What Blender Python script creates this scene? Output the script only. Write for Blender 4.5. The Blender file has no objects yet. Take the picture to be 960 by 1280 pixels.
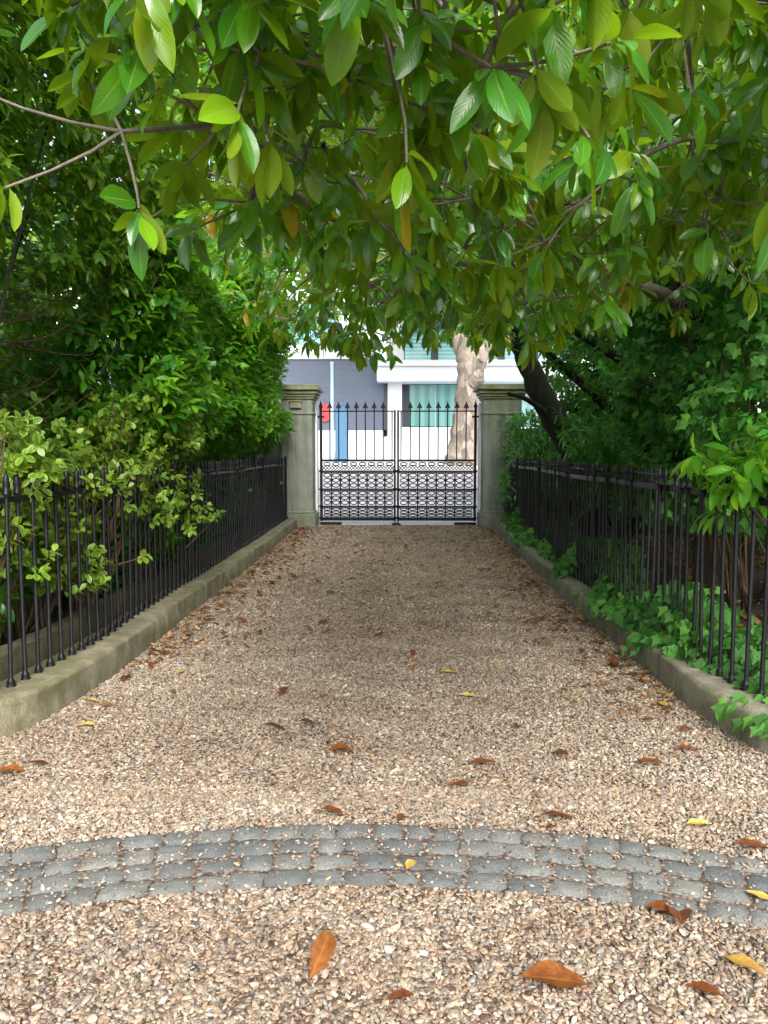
import bpy, bmesh, math, random
import numpy as np
from mathutils import Vector, Matrix

random.seed(7)
rng = np.random.default_rng(11)
scene = bpy.context.scene
COL = scene.collection
R_ = math.radians
PI = math.pi

# ------------------------------------------------------------------ camera
EYE = 1.45
FOC = 960.0
PITCH, YAW = 4.65, 1.37
cam_d = bpy.data.cameras.new("camera")
cam = bpy.data.objects.new("camera", cam_d)
COL.objects.link(cam)
cam.location = (0, 0, EYE)
cam.rotation_euler = (R_(90 - PITCH), 0, R_(YAW))
cam_d.sensor_fit = 'HORIZONTAL'
cam_d.sensor_width = 36
cam_d.lens = 36
cam_d.clip_start = 0.05
cam_d.clip_end = 600
scene.camera = cam


def ray(px, py):
    v = ((px - 480) / FOC, 1.0, -(py - 640) / FOC)
    c, s = math.cos(R_(PITCH)), math.sin(R_(PITCH))
    v = (v[0], v[1] * c + v[2] * s, -v[1] * s + v[2] * c)
    c, s = math.cos(R_(YAW)), math.sin(R_(YAW))
    return Vector((v[0] * c - v[1] * s, v[0] * s + v[1] * c, v[2]))


def at_y(px, py, Y):
    v = ray(px, py)
    return Vector((0, 0, EYE)) + v * (Y / v.y)


def at_z(px, py, z=0.0):
    v = ray(px, py)
    return Vector((0, 0, EYE)) + v * ((z - EYE) / v.z)


# ------------------------------------------------------------------ tags
def tag(o, label=None, cat=None, group=None, kind=None):
    if label:
        o['label'] = label
    if cat:
        o['category'] = cat
    if group:
        o['group'] = group
    if kind:
        o['kind'] = kind
    return o


def empty(name, loc=(0, 0, 0), rz=0):
    o = bpy.data.objects.new(name, None)
    o.empty_display_size = 0.1
    o.location = loc
    o.rotation_euler = (0, 0, rz)
    COL.objects.link(o)
    return o


def copy_tree(o, parent=None):
    c = o.copy()
    COL.objects.link(c)
    c.parent = parent
    for ch in list(o.children):
        copy_tree(ch, c)
    return c


def link(name, me, parent=None, mat=None, loc=None):
    o = bpy.data.objects.new(name, me)
    COL.objects.link(o)
    if parent is not None:
        o.parent = parent
    if mat is not None:
        me.materials.append(mat)
    if loc is not None:
        o.location = loc
    return o


# ------------------------------------------------------------------ materials
def new_mat(name):
    m = bpy.data.materials.new(name)
    m.use_nodes = True
    nt = m.node_tree
    nt.nodes.clear()
    out = nt.nodes.new('ShaderNodeOutputMaterial')
    return m, nt, out


def N(nt, t, **kw):
    n = nt.nodes.new(t)
    for k, v in kw.items():
        if k.startswith('i_'):
            key = k[2:]
            n.inputs[int(key) if key.isdigit() else key.replace('_', ' ')].default_value = v
        else:
            setattr(n, k, v)
    return n


def L(nt, a, b):
    nt.links.new(a, b)


def ramp(nt, stops, interp='LINEAR'):
    r = nt.nodes.new('ShaderNodeValToRGB')
    cr = r.color_ramp
    cr.interpolation = interp
    while len(cr.elements) < len(stops):
        cr.elements.new(0.5)
    for e, (p, c) in zip(cr.elements, stops):
        e.position = p
        e.color = (*c, 1)
    return r


def mixc(nt, fac, a, b, mode='MIX'):
    m = nt.nodes.new('ShaderNodeMix')
    m.data_type = 'RGBA'
    m.blend_type = mode
    for sock, v in ((m.inputs[0], fac), (m.inputs[6], a), (m.inputs[7], b)):
        if hasattr(v, 'is_linked'):
            nt.links.new(v, sock)
        elif isinstance(v, (tuple, list)):
            sock.default_value = (*v, 1)
        else:
            sock.default_value = v
    return m.outputs[2]


def stone_mat(name, stops, scale=6, rough=0.85, bump=0.35, moss=None, moss_amt=0.5, fine=90, streak=0.0, tone_attr=False):
    m, nt, out = new_mat(name)
    p = N(nt, 'ShaderNodeBsdfPrincipled', i_Roughness=rough)
    tc = N(nt, 'ShaderNodeTexCoord')
    n1 = N(nt, 'ShaderNodeTexNoise', i_Scale=scale, i_Detail=8, i_Roughness=0.65)
    n2 = N(nt, 'ShaderNodeTexNoise', i_Scale=fine, i_Detail=4, i_Roughness=0.7)
    L(nt, tc.outputs['Object'], n1.inputs['Vector'])
    L(nt, tc.outputs['Object'], n2.inputs['Vector'])
    r = ramp(nt, stops)
    L(nt, n1.outputs['Fac'], r.inputs[0])
    r2 = ramp(nt, [(0.3, (0.62, 0.62, 0.62)), (0.7, (1.15, 1.15, 1.15))])
    L(nt, n2.outputs['Fac'], r2.inputs[0])
    c = mixc(nt, 1.0, r.outputs[0], r2.outputs[0], 'MULTIPLY')
    if tone_attr:
        ta = N(nt, 'ShaderNodeAttribute', attribute_name='tint')
        rt = ramp(nt, [(0.0, (0.70, 0.70, 0.72)), (0.4, (0.92, 0.92, 0.92)), (0.75, (1.08, 1.06, 1.02)), (1.0, (1.25, 1.20, 1.12))])
        L(nt, ta.outputs['Fac'], rt.inputs[0])
        c = mixc(nt, 1.0, c, rt.outputs[0], 'MULTIPLY')
    if streak:
        ms_ = N(nt, 'ShaderNodeMapping')
        ms_.inputs['Scale'].default_value = (9, 9, 0.55)
        L(nt, tc.outputs['Object'], ms_.inputs[0])
        n4 = N(nt, 'ShaderNodeTexNoise', i_Scale=1.0, i_Detail=6, i_Roughness=0.65)
        L(nt, ms_.outputs[0], n4.inputs['Vector'])
        r4 = ramp(nt, [(0.36, (1 - streak, 1 - streak * 0.95, 1 - streak * 1.1)), (0.56, (1, 1, 1))])
        L(nt, n4.outputs['Fac'], r4.inputs[0])
        c = mixc(nt, 1.0, c, r4.outputs[0], 'MULTIPLY')
    if moss:
        n3 = N(nt, 'ShaderNodeTexNoise', i_Scale=scale * 0.45, i_Detail=9, i_Roughness=0.7)
        L(nt, tc.outputs['Object'], n3.inputs['Vector'])
        r3 = ramp(nt, [(0.62 - moss_amt * 0.4, (0, 0, 0)), (0.78 - moss_amt * 0.3, (1, 1, 1))])
        L(nt, n3.outputs['Fac'], r3.inputs[0])
        c = mixc(nt, r3.outputs[0], c, moss)
    L(nt, c, p.inputs['Base Color'])
    b = N(nt, 'ShaderNodeBump', i_Strength=bump, i_Distance=0.01)
    ad = N(nt, 'ShaderNodeMath', operation='ADD')
    L(nt, n1.outputs['Fac'], ad.inputs[0])
    L(nt, n2.outputs['Fac'], ad.inputs[1])
    L(nt, ad.outputs[0], b.inputs['Height'])
    L(nt, b.outputs[0], p.inputs['Normal'])
    L(nt, p.outputs[0], out.inputs[0])
    return m


def leaf_mat(name, stops, back, trans, transfac=0.35, rough=0.38, rib=(0.2, 0.32, 0.08), rib_amt=0.5, margin=None,
             spec=0.5, tex=25, vein=0.6, blotch=0.28):
    m, nt, out = new_mat(name)
    at = N(nt, 'ShaderNodeAttribute', attribute_name='tint')
    uv = N(nt, 'ShaderNodeAttribute', attribute_name='leafuv')
    sep = N(nt, 'ShaderNodeSeparateXYZ')
    L(nt, uv.outputs['Vector'], sep.inputs[0])
    r = ramp(nt, stops)
    L(nt, at.outputs['Fac'], r.inputs[0])
    if blotch:
        tcb = N(nt, 'ShaderNodeTexCoord')
        nb_ = N(nt, 'ShaderNodeTexNoise', i_Scale=38.0, i_Detail=5, i_Roughness=0.7)
        L(nt, tcb.outputs['Object'], nb_.inputs['Vector'])
        a1 = N(nt, 'ShaderNodeMath', operation='MULTIPLY_ADD', i_1=blotch, i_2=-blotch * 0.5)
        L(nt, nb_.outputs['Fac'], a1.inputs[0])
        a4 = N(nt, 'ShaderNodeMath', operation='ADD', use_clamp=True)
        L(nt, a1.outputs[0], a4.inputs[0])
        L(nt, at.outputs['Fac'], a4.inputs[1])
        L(nt, a4.outputs[0], r.inputs[0])
    # distance from the midrib, 0 .. 1
    sub = N(nt, 'ShaderNodeMath', operation='SUBTRACT', i_1=0.5)
    L(nt, sep.outputs[1], sub.inputs[0])
    ab = N(nt, 'ShaderNodeMath', operation='ABSOLUTE')
    L(nt, sub.outputs[0], ab.inputs[0])
    c = r.outputs[0]
    if margin:
        nm = N(nt, 'ShaderNodeTexNoise', i_Scale=tex, i_Detail=2)
        tc0 = N(nt, 'ShaderNodeTexCoord')
        L(nt, tc0.outputs['Object'], nm.inputs['Vector'])
        a2 = N(nt, 'ShaderNodeMath', operation='MULTIPLY_ADD', i_1=0.35, i_2=-0.175)
        L(nt, nm.outputs['Fac'], a2.inputs[0])
        a3 = N(nt, 'ShaderNodeMath', operation='ADD')
        L(nt, a2.outputs[0], a3.inputs[0])
        L(nt, ab.outputs[0], a3.inputs[1])
        mr = ramp(nt, [(0.27, (0, 0, 0)), (0.33, (1, 1, 1))])
        L(nt, a3.outputs[0], mr.inputs[0])
        c = mixc(nt, mr.outputs[0], c, margin)
    # slanted side veins
    ve = N(nt, 'ShaderNodeMath', operation='MULTIPLY_ADD', i_1=-0.55)
    L(nt, ab.outputs[0], ve.inputs[0])
    L(nt, sep.outputs[0], ve.inputs[2])
    vs = N(nt, 'ShaderNodeMath', operation='MULTIPLY', i_1=75.0)
    L(nt, ve.outputs[0], vs.inputs[0])
    vsin = N(nt, 'ShaderNodeMath', operation='SINE')
    L(nt, vs.outputs[0], vsin.inputs[0])
    vr = ramp(nt, [(0.0, (0.9, 0.9, 0.9)), (0.9, (1.0, 1.0, 1.0)), (1.0, (1.18, 1.18, 1.12))])
    L(nt, vsin.outputs[0], vr.inputs[0])
    c = mixc(nt, vein, c, mixc(nt, 1.0, c, vr.outputs[0], 'MULTIPLY'))
    rb = ramp(nt, [(0.012, (rib_amt,) * 3), (0.045, (0, 0, 0))])
    L(nt, ab.outputs[0], rb.inputs[0])
    c = mixc(nt, rb.outputs[0], c, rib)
    geo = N(nt, 'ShaderNodeNewGeometry')
    cb = mixc(nt, geo.outputs['Backfacing'], c, mixc(nt, 0.38, back, c))
    p = N(nt, 'ShaderNodeBsdfPrincipled', i_Roughness=rough)
    p.inputs['Specular IOR Level'].default_value = spec
    L(nt, cb, p.inputs['Base Color'])
    rr = N(nt, 'ShaderNodeMath', operation='MULTIPLY_ADD', i_1=0.35, i_2=rough)
    L(nt, geo.outputs['Backfacing'], rr.inputs[0])
    L(nt, rr.outputs[0], p.inputs['Roughness'])
    sg_ = N(nt, 'ShaderNodeMath', operation='MULTIPLY_ADD', i_1=-0.75 * spec, i_2=spec)
    L(nt, geo.outputs['Backfacing'], sg_.inputs[0])
    L(nt, sg_.outputs[0], p.inputs['Specular IOR Level'])
    bp = N(nt, 'ShaderNodeBump', i_Strength=vein * 0.22, i_Distance=0.004)
    L(nt, vsin.outputs[0], bp.inputs['Height'])
    L(nt, bp.outputs[0], p.inputs['Normal'])
    t = N(nt, 'ShaderNodeBsdfTranslucent')
    tcol = mixc(nt, 0.35, trans, c)
    L(nt, tcol, t.inputs['Color'])
    ms = N(nt, 'ShaderNodeMixShader', i_0=transfac)
    L(nt, p.outputs[0], ms.inputs[1])
    L(nt, t.outputs[0], ms.inputs[2])
    L(nt, ms.outputs[0], out.inputs[0])
    return m


def plain_mat(name, col, rough=0.5, metal=0.0, noise=0.12, scale=8, bump=0.0, coat=0.0, spec=0.5):
    m, nt, out = new_mat(name)
    p = N(nt, 'ShaderNodeBsdfPrincipled', i_Roughness=rough, i_Metallic=metal)
    tc = N(nt, 'ShaderNodeTexCoord')
    n1 = N(nt, 'ShaderNodeTexNoise', i_Scale=scale, i_Detail=7, i_Roughness=0.65)
    L(nt, tc.outputs['Object'], n1.inputs['Vector'])
    a, b = 1 - noise, 1 + noise
    r = ramp(nt, [(0.25, tuple(x * a for x in col)), (0.75, tuple(min(1, x * b) for x in col))])
    L(nt, n1.outputs['Fac'], r.inputs[0])
    L(nt, r.outputs[0], p.inputs['Base Color'])
    p.inputs['Specular IOR Level'].default_value = spec
    if coat:
        p.inputs['Coat Weight'].default_value = coat
    if bump:
        bn = N(nt, 'ShaderNodeBump', i_Strength=bump, i_Distance=0.01)
        n2 = N(nt, 'ShaderNodeTexNoise', i_Scale=scale * 12, i_Detail=4)
        L(nt, tc.outputs['Object'], n2.inputs['Vector'])
        L(nt, n2.outputs['Fac'], bn.inputs['Height'])
        L(nt, bn.outputs[0], p.inputs['Normal'])
    L(nt, p.outputs[0], out.inputs[0])
    return m


def bark_mat(name, stops, scale=(14, 14, 3), bump=0.8, rough=0.9):
    m, nt, out = new_mat(name)
    p = N(nt, 'ShaderNodeBsdfPrincipled', i_Roughness=rough)
    tc = N(nt, 'ShaderNodeTexCoord')
    mp = N(nt, 'ShaderNodeMapping')
    mp.inputs['Scale'].default_value = scale
    L(nt, tc.outputs['Object'], mp.inputs[0])
    n1 = N(nt, 'ShaderNodeTexNoise', i_Scale=1.0, i_Detail=9, i_Roughness=0.7, i_Distortion=0.6)
    L(nt, mp.outputs[0], n1.inputs['Vector'])
    r = ramp(nt, stops)
    L(nt, n1.outputs['Fac'], r.inputs[0])
    L(nt, r.outputs[0], p.inputs['Base Color'])
    bn = N(nt, 'ShaderNodeBump', i_Strength=bump, i_Distance=0.02)
    L(nt, n1.outputs['Fac'], bn.inputs['Height'])
    L(nt, bn.outputs[0], p.inputs['Normal'])
    L(nt, p.outputs[0], out.inputs[0])
    return m


def plane_bark():
    m, nt, out = new_mat('plane_bark')
    p = N(nt, 'ShaderNodeBsdfPrincipled', i_Roughness=0.85)
    tc = N(nt, 'ShaderNodeTexCoord')
    mp = N(nt, 'ShaderNodeMapping')
    mp.inputs['Scale'].default_value = (3.2, 3.2, 1.5)
    L(nt, tc.outputs['Object'], mp.inputs[0])
    n0 = N(nt, 'ShaderNodeTexNoise', i_Scale=2.0, i_Detail=4)
    L(nt, mp.outputs[0], n0.inputs['Vector'])
    mv = mixc(nt, 0.25, mp.outputs[0], n0.outputs['Color'], 'ADD')
    vo = N(nt, 'ShaderNodeTexVoronoi', i_Scale=1.6)
    L(nt, mv, vo.inputs['Vector'])
    sp = N(nt, 'ShaderNodeSeparateColor')
    L(nt, vo.outputs['Color'], sp.inputs[0])
    r = ramp(nt, [(0.0, (0.10, 0.085, 0.072)), (0.25, (0.17, 0.145, 0.125)), (0.5, (0.23, 0.195, 0.168)), (0.75, (0.30, 0.265, 0.23)), (1.0, (0.14, 0.13, 0.11))])
    L(nt, sp.outputs[0], r.inputs[0])
    n1 = N(nt, 'ShaderNodeTexNoise', i_Scale=9.0, i_Detail=9, i_Roughness=0.75)
    L(nt, mp.outputs[0], n1.inputs['Vector'])
    r2 = ramp(nt, [(0.3, (0.55, 0.52, 0.5)), (0.65, (1.15, 1.12, 1.08))])
    L(nt, n1.outputs['Fac'], r2.inputs[0])
    c = mixc(nt, 1.0, r.outputs[0], r2.outputs[0], 'MULTIPLY')
    L(nt, c, p.inputs['Base Color'])
    b = N(nt, 'ShaderNodeBump', i_Strength=0.8, i_Distance=0.04)
    ad = N(nt, 'ShaderNodeMath', operation='ADD')
    L(nt, n1.outputs['Fac'], ad.inputs[0])
    L(nt, sp.outputs[0], ad.inputs[1])
    L(nt, ad.outputs[0], b.inputs['Height'])
    L(nt, b.outputs[0], p.inputs['Normal'])
    L(nt, p.outputs[0], out.inputs[0])
    return m


# ------------------------------------------------------------------ mesh helpers
class MB:
    def __init__(s):
        s.v = []
        s.f = []

    def add(s, vs, fs):
        b = len(s.v)
        s.v.extend(tuple(v) for v in vs)
        s.f.extend(tuple(b + i for i in f) for f in fs)

    def box(s, x0, y0, z0, x1, y1, z1):
        s.add([(x0, y0, z0), (x1, y0, z0), (x1, y1, z0), (x0, y1, z0), (x0, y0, z1), (x1, y0, z1), (x1, y1, z1), (x0, y1, z1)],
              [(0, 3, 2, 1), (4, 5, 6, 7), (0, 1, 5, 4), (1, 2, 6, 5), (2, 3, 7, 6), (3, 0, 4, 7)])

    def tube(s, pts, rad, n=8, cap=True):
        pts = [Vector(p) for p in pts]
        if not hasattr(rad, '__len__'):
            rad = [rad] * len(pts)
        rings = []
        up = None
        for i, p in enumerate(pts):
            t = (pts[min(i + 1, len(pts) - 1)] - pts[max(i - 1, 0)]).normalized()
            if up is None:
                up = Vector((0, 0, 1)) if abs(t.z) < 0.9 else Vector((1, 0, 0))
            a = (up - t * up.dot(t)).normalized()
            up = a
            b = t.cross(a)
            rings.append([p + (a * math.cos(k * 2 * PI / n) + b * math.sin(k * 2 * PI / n)) * rad[i] for k in range(n)])
        vs = [v for r in rings for v in r]
        fs = []
        for i in range(len(rings) - 1):
            for k in range(n):
                k2 = (k + 1) % n
                fs.append((i * n + k, i * n + k2, (i + 1) * n + k2, (i + 1) * n + k))
        if cap:
            fs.append(tuple(range(n))[::-1])
            fs.append(tuple((len(rings) - 1) * n + k for k in range(n)))
        s.add(vs, fs)

    def lathe(s, prof, cx=0, cy=0, n=10, cap=True, sq=1.0):
        vs = []
        for r, z in prof:
            for k in range(n):
                a = k * 2 * PI / n
                vs.append((cx + r * math.cos(a), cy + r * math.sin(a) * sq, z))
        fs = []
        for i in range(len(prof) - 1):
            for k in range(n):
                k2 = (k + 1) % n
                fs.append((i * n + k, i * n + k2, (i + 1) * n + k2, (i + 1) * n + k))
        if cap:
            fs.append(tuple(range(n))[::-1])
            fs.append(tuple((len(prof) - 1) * n + k for k in range(n)))
        s.add(vs, fs)

    def ring(s, c, rx, rz, t, n=16, m=5):
        """a flattened ring in the x-z plane"""
        vs = []
        for i in range(n):
            a = i * 2 * PI / n
            for j in range(m):
                b = j * 2 * PI / m
                vs.append((c[0] + (rx + t * math.cos(b)) * math.cos(a), c[1] + t * math.sin(b) * 1.3, c[2] + (rz + t * math.cos(b)) * math.sin(a)))
        fs = []
        for i in range(n):
            for j in range(m):
                i2, j2 = (i + 1) % n, (j + 1) % m
                fs.append((i * m + j, i2 * m + j, i2 * m + j2, i * m + j2))
        s.add(vs, fs)

    def build(s, name, mat, parent=None, smooth=False, bevel=0, loc=None):
        me = bpy.data.meshes.new(name)
        me.from_pydata(s.v, [], s.f)
        me.update()
        if smooth:
            me.polygons.foreach_set('use_smooth', [True] * len(me.polygons))
        o = link(name, me, parent, mat, loc)
        if bevel:
            md = o.modifiers.new('bevel', 'BEVEL')
            md.width = bevel
            md.segments = 2
            md.limit_method = 'ANGLE'
        return o


def mesh_np(name, verts, faces, mat, parent=None, smooth=True, attrs=None):
    """verts (n,3); faces (m,k) all of one size"""
    me = bpy.data.meshes.new(name)
    nv, (nf, k) = len(verts), faces.shape
    me.vertices.add(nv)
    me.vertices.foreach_set('co', np.ascontiguousarray(verts, dtype=np.float32).ravel())
    me.loops.add(nf * k)
    me.loops.foreach_set('vertex_index', np.ascontiguousarray(faces, dtype=np.int32).ravel())
    me.polygons.add(nf)
    me.polygons.foreach_set('loop_start', np.arange(0, nf * k, k, dtype=np.int32))
    if smooth:
        me.polygons.foreach_set('use_smooth', np.ones(nf, dtype=bool))
    for an, (ty, data) in (attrs or {}).items():
        a = me.attributes.new(an, ty, 'POINT')
        a.data.foreach_set('vector' if ty == 'FLOAT_VECTOR' else 'value', np.ascontiguousarray(data, dtype=np.float32).ravel())
    me.update(calc_edges=True)
    me.validate()
    return link(name, me, parent, mat)


def nrm(a):
    return a / np.maximum(np.linalg.norm(a, axis=-1, keepdims=True), 1e-9)


def wob(p, s=1.0, seed=0.0):
    """cheap smooth noise, about -1 .. 1"""
    x, y, z = p[..., 0] * s + seed, p[..., 1] * s + seed * 1.7, p[..., 2] * s - seed * 0.6
    return (np.sin(1.7 * x + 1.3 * np.sin(2.1 * y + z)) + np.sin(2.3 * y + 1.1 * np.sin(1.9 * z - x)) + np.sin(2.9 * z + 1.2 * np.sin(1.4 * x + 2.2 * y))) / 3 * 1.2


# leaf templates: t along, y across (-1..1), quads
def strip_tpl(ts, ws, cols):
    T, Y, F = [], [], []
    m = len(cols)
    for t, w in zip(ts, ws):
        for c in cols:
            T.append(t)
            Y.append(c * w)
    for i in range(len(ts) - 1):
        for j in range(m - 1):
            a = i * m + j
            F.append((a, a + 1, a + m + 1, a + m))
    V = [(c + 1) / 2 for _ in ts for c in cols]
    return np.array(T), np.array(Y), np.array(F), np.array(V)


TPL_HI = strip_tpl([0, .06, .12, .22, .34, .46, .58, .70, .81, .90, .96, 1.0],
                   [.03, .05, .22, .60, .86, .98, 1.0, .92, .72, .44, .20, .01], [-1, -.5, 0, .5, 1])
TPL_MID = strip_tpl([0, .1, .3, .52, .75, .92, 1.0], [.04, .16, .8, 1.0, .76, .3, .01], [-1, 0, 1])
TPL_LOW = strip_tpl([0, .22, .55, .85, 1.0], [.06, .72, 1.0, .5, .02], [-1, 0, 1])
TPL_OVAL = strip_tpl([0, .12, .35, .62, .86, 1.0], [.06, .45, .95, 1.0, .62, .06], [-1, 0, 1])


def ivy_tpl():
    # half outline from the stalk to the tip, five lobes: (t, y)
    half = [(0.10, 0.0), (-0.06, .30), (0.04, .62), (0.23, .70), (0.30, .78), (0.47, 1.0), (0.52, .70), (0.59, .46), (0.80, .24), (1.0, 0.0)]
    T, Y, V, F = [], [], [], []
    mid = [(0.12, 0), (0.30, 0), (0.30, 0), (0.36, 0), (0.40, 0), (0.46, 0), (0.54, 0), (0.62, 0), (0.80, 0), (1.0, 0)]
    for sgn in (1, -1):
        b = len(T)
        for (t, y), (tm, _) in zip(half, mid):
            T += [tm, t]
            Y += [0.0, y * sgn]
            V += [0.5, 0.5 + 0.5 * y * sgn]
        for i in range(len(half) - 1):
            q = (b + 2 * i, b + 2 * i + 1, b + 2 * i + 3, b + 2 * i + 2)
            F.append(q[::-1] if sgn > 0 else q)
    return np.array(T), np.array(Y), np.array(F), np.array(V)


TPL_IVY = ivy_tpl()


def leaf_arrays(P, D, Nn, Ln, W, curl, fold, tpl, wave=0.0):
    T, Y, F, V = tpl
    D = nrm(D)
    S = nrm(np.cross(D, Nn))
    Nn = np.cross(S, D)
    curl = np.where(np.abs(curl) < 1e-3, 1e-3, curl)
    th = curl[:, None] * T[None]
    ax = Ln[:, None] * np.sin(th) / curl[:, None]
    az = -Ln[:, None] * (1 - np.cos(th)) / curl[:, None]
    nth = Nn[:, None] * np.cos(th)[..., None] + D[:, None] * np.sin(th)[..., None]
    off = fold[:, None] * np.abs(Y)[None] * W[:, None]
    if wave:
        ph = rng.uniform(0, 6.28, (len(P), 1))
        off = off + wave * W[:, None] * np.sin(T[None] * 11 + ph + np.sign(Y)[None]) * np.abs(Y)[None]
    v = P[:, None] + D[:, None] * ax[..., None] + Nn[:, None] * az[..., None] + S[:, None] * (Y[None] * W[:, None])[..., None] + nth * off[..., None]
    n, k = len(P), len(T)
    f = (F[None] + (np.arange(n) * k)[:, None, None]).reshape(-1, 4)
    uv = np.zeros((n, k, 3))
    uv[..., 0] = T
    uv[..., 1] = V
    return v.reshape(-1, 3), f, uv.reshape(-1, 3), k


def sprays(C, O, K, ln, a0, a1, L0, L1, droop=0.25, up=0.8, jit=0.25):
    """C centres, O shoot directions -> leaves set round each shoot. Returns P, D, N, L, id"""
    n = len(C)
    O = nrm(O)
    ref = np.where(np.abs(O[:, 2:3]) < 0.9, np.array([[0, 0, 1.0]]), np.array([[1.0, 0, 0]]))
    A = nrm(np.cross(O, ref))
    B = np.cross(O, A)
    k = np.arange(K)
    az = k[None] * 2.39996 + rng.uniform(0, 6.28, (n, 1)) + rng.normal(0, 0.25, (n, K))
    s = (k[None] + rng.uniform(0, 1, (n, K))) / K
    al = a0 + (a1 - a0) * (1 - s) + rng.normal(0, 0.15, (n, K))
    rad = A[:, None] * np.cos(az)[..., None] + B[:, None] * np.sin(az)[..., None]
    D = O[:, None] * np.cos(al)[..., None] + rad * np.sin(al)[..., None]
    D[..., 2] -= droop * rng.uniform(0.3, 1.5, (n, K))
    D = nrm(D + rng.normal(0, jit * 0.4, D.shape))
    P = C[:, None] + O[:, None] * ((s - 0.5) * ln)[..., None]
    up_v = np.array([0, 0, 1.0]) * up
    Nn = up_v + O[:, None] * 0.55 - rad * 0.15 + rng.normal(0, jit, D.shape)
    Nn = nrm(Nn - D * np.sum(Nn * D, -1, keepdims=True))
    Ln = rng.uniform(L0, L1, (n, K)) * (0.75 + 0.25 * np.sin(PI * np.clip(s, 0, 1)))
    ids = np.repeat(np.arange(n), K)
    return P.reshape(-1, 3), D.reshape(-1, 3), Nn.reshape(-1, 3), Ln.ravel(), ids


def foliage(name, parts, mat, parent, tpl, wr=(0.28, 0.36), curl=(0.1, 0.7), fold=(0.1, 0.35), tint=None, wave=0.0):
    P, D, Nn, Ln, ids = parts
    n = len(P)
    W = Ln * rng.uniform(wr[0], wr[1], n) * 0.5
    v, f, uv, k = leaf_arrays(P, D, Nn, Ln, W, rng.uniform(*curl, n), rng.uniform(*fold, n), tpl, wave)
    if tint is None:
        base = rng.uniform(0, 1, ids.max() + 1)[ids]
        tint = np.clip(0.55 * base + 0.45 * rng.uniform(0, 1, n), 0, 1)
    return mesh_np(name, v, f, mat, parent, True, {'tint': ('FLOAT', np.repeat(tint, k)), 'leafuv': ('FLOAT_VECTOR', uv)})


def twigs(mb, starts, ends, r0=0.008, r1=0.003, sag=0.05, n=5, seg=4):
    for a, b in zip(starts, ends):
        a, b = Vector(a), Vector(b)
        d = b - a
        pts, rr = [], []
        off = Vector((random.uniform(-1, 1), random.uniform(-1, 1), random.uniform(-1, 1))) * d.length * 0.10
        for i in range(seg + 1):
            t = i / seg
            pts.append(a + d * t + off * math.sin(PI * t) - Vector((0, 0, sag * math.sin(PI * t))))
            rr.append(r0 + (r1 - r0) * t)
        mb.tube(pts, rr, n, False)


def smooth_path(pts, sub=6):
    """Catmull-Rom"""
    P = [Vector(p) for p in pts]
    P = [P[0] * 2 - P[1]] + P + [P[-1] * 2 - P[-2]]
    out = []
    for i in range(1, len(P) - 2):
        for k in range(sub):
            t = k / sub
            a, b, c, d = P[i - 1], P[i], P[i + 1], P[i + 2]
            out.append(0.5 * ((2 * b) + (c - a) * t + (2 * a - 5 * b + 4 * c - d) * t * t + (3 * b - a - 3 * c + d) * t ** 3))
    out.append(P[-2])
    return out


def limb(mb, pts, r0, r1, n=10, sub=6, rough=0.04):
    pp = smooth_path(pts, sub)
    m = len(pp) - 1
    rr = [(r0 + (r1 - r0) * (i / m)) * (1 + random.uniform(-rough, rough) * 2) for i in range(m + 1)]
    mb.tube([p + Vector((random.uniform(-1, 1), random.uniform(-1, 1), 0)) * r0 * rough * 2 for p in pp], rr, n)
    return pp


# ------------------------------------------------------------------ materials in use
def iron_mat(name, rough):
    m, nt, out = new_mat(name)
    p = N(nt, 'ShaderNodeBsdfPrincipled', i_Roughness=rough)
    p.inputs['Specular IOR Level'].default_value = 0.25
    oi = N(nt, 'ShaderNodeObjectInfo')
    tc = N(nt, 'ShaderNodeTexCoord')
    ad = N(nt, 'ShaderNodeVectorMath', operation='ADD')
    L(nt, tc.outputs['Object'], ad.inputs[0])
    L(nt, oi.outputs['Location'], ad.inputs[1])
    n1 = N(nt, 'ShaderNodeTexNoise', i_Scale=14.0, i_Detail=8, i_Roughness=0.75)
    L(nt, ad.outputs[0], n1.inputs['Vector'])
    r = ramp(nt, [(0.35, (0.0035, 0.004, 0.0065)), (0.58, (0.007, 0.0075, 0.010)), (0.66, (0.030, 0.014, 0.007)), (0.76, (0.085, 0.034, 0.014))])
    L(nt, n1.outputs['Fac'], r.inputs[0])
    L(nt, r.outputs[0], p.inputs['Base Color'])
    b = N(nt, 'ShaderNodeBump', i_Strength=0.35, i_Distance=0.003)
    n2 = N(nt, 'ShaderNodeTexNoise', i_Scale=160.0, i_Detail=4)
    L(nt, ad.outputs[0], n2.inputs['Vector'])
    L(nt, n2.outputs['Fac'], b.inputs['Height'])
    L(nt, b.outputs[0], p.inputs['Normal'])
    L(nt, p.outputs[0], out.inputs[0])
    return m


M = {}
M['iron'] = iron_mat('black_iron', 0.42)
M['iron_gate'] = iron_mat('gate_iron', 0.5)
M['kerb_l'] = stone_mat('mossy_kerb', [(0.3, (0.125, 0.112, 0.068)), (0.5, (0.215, 0.195, 0.125)), (0.72, (0.32, 0.29, 0.205))], 7, 0.9, 1.0, (0.115, 0.115, 0.045), 0.38, 90, 0.3)
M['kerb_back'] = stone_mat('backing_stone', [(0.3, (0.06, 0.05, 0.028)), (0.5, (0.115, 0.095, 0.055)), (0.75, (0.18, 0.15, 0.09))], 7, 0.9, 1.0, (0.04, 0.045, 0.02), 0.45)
M['kerb_r'] = stone_mat('grey_kerb', [(0.3, (0.15, 0.14, 0.10)), (0.5, (0.23, 0.215, 0.16)), (0.75, (0.33, 0.31, 0.25))], 6, 0.9, 0.8, (0.12, 0.13, 0.06), 0.30, 90, 0.35)
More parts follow.
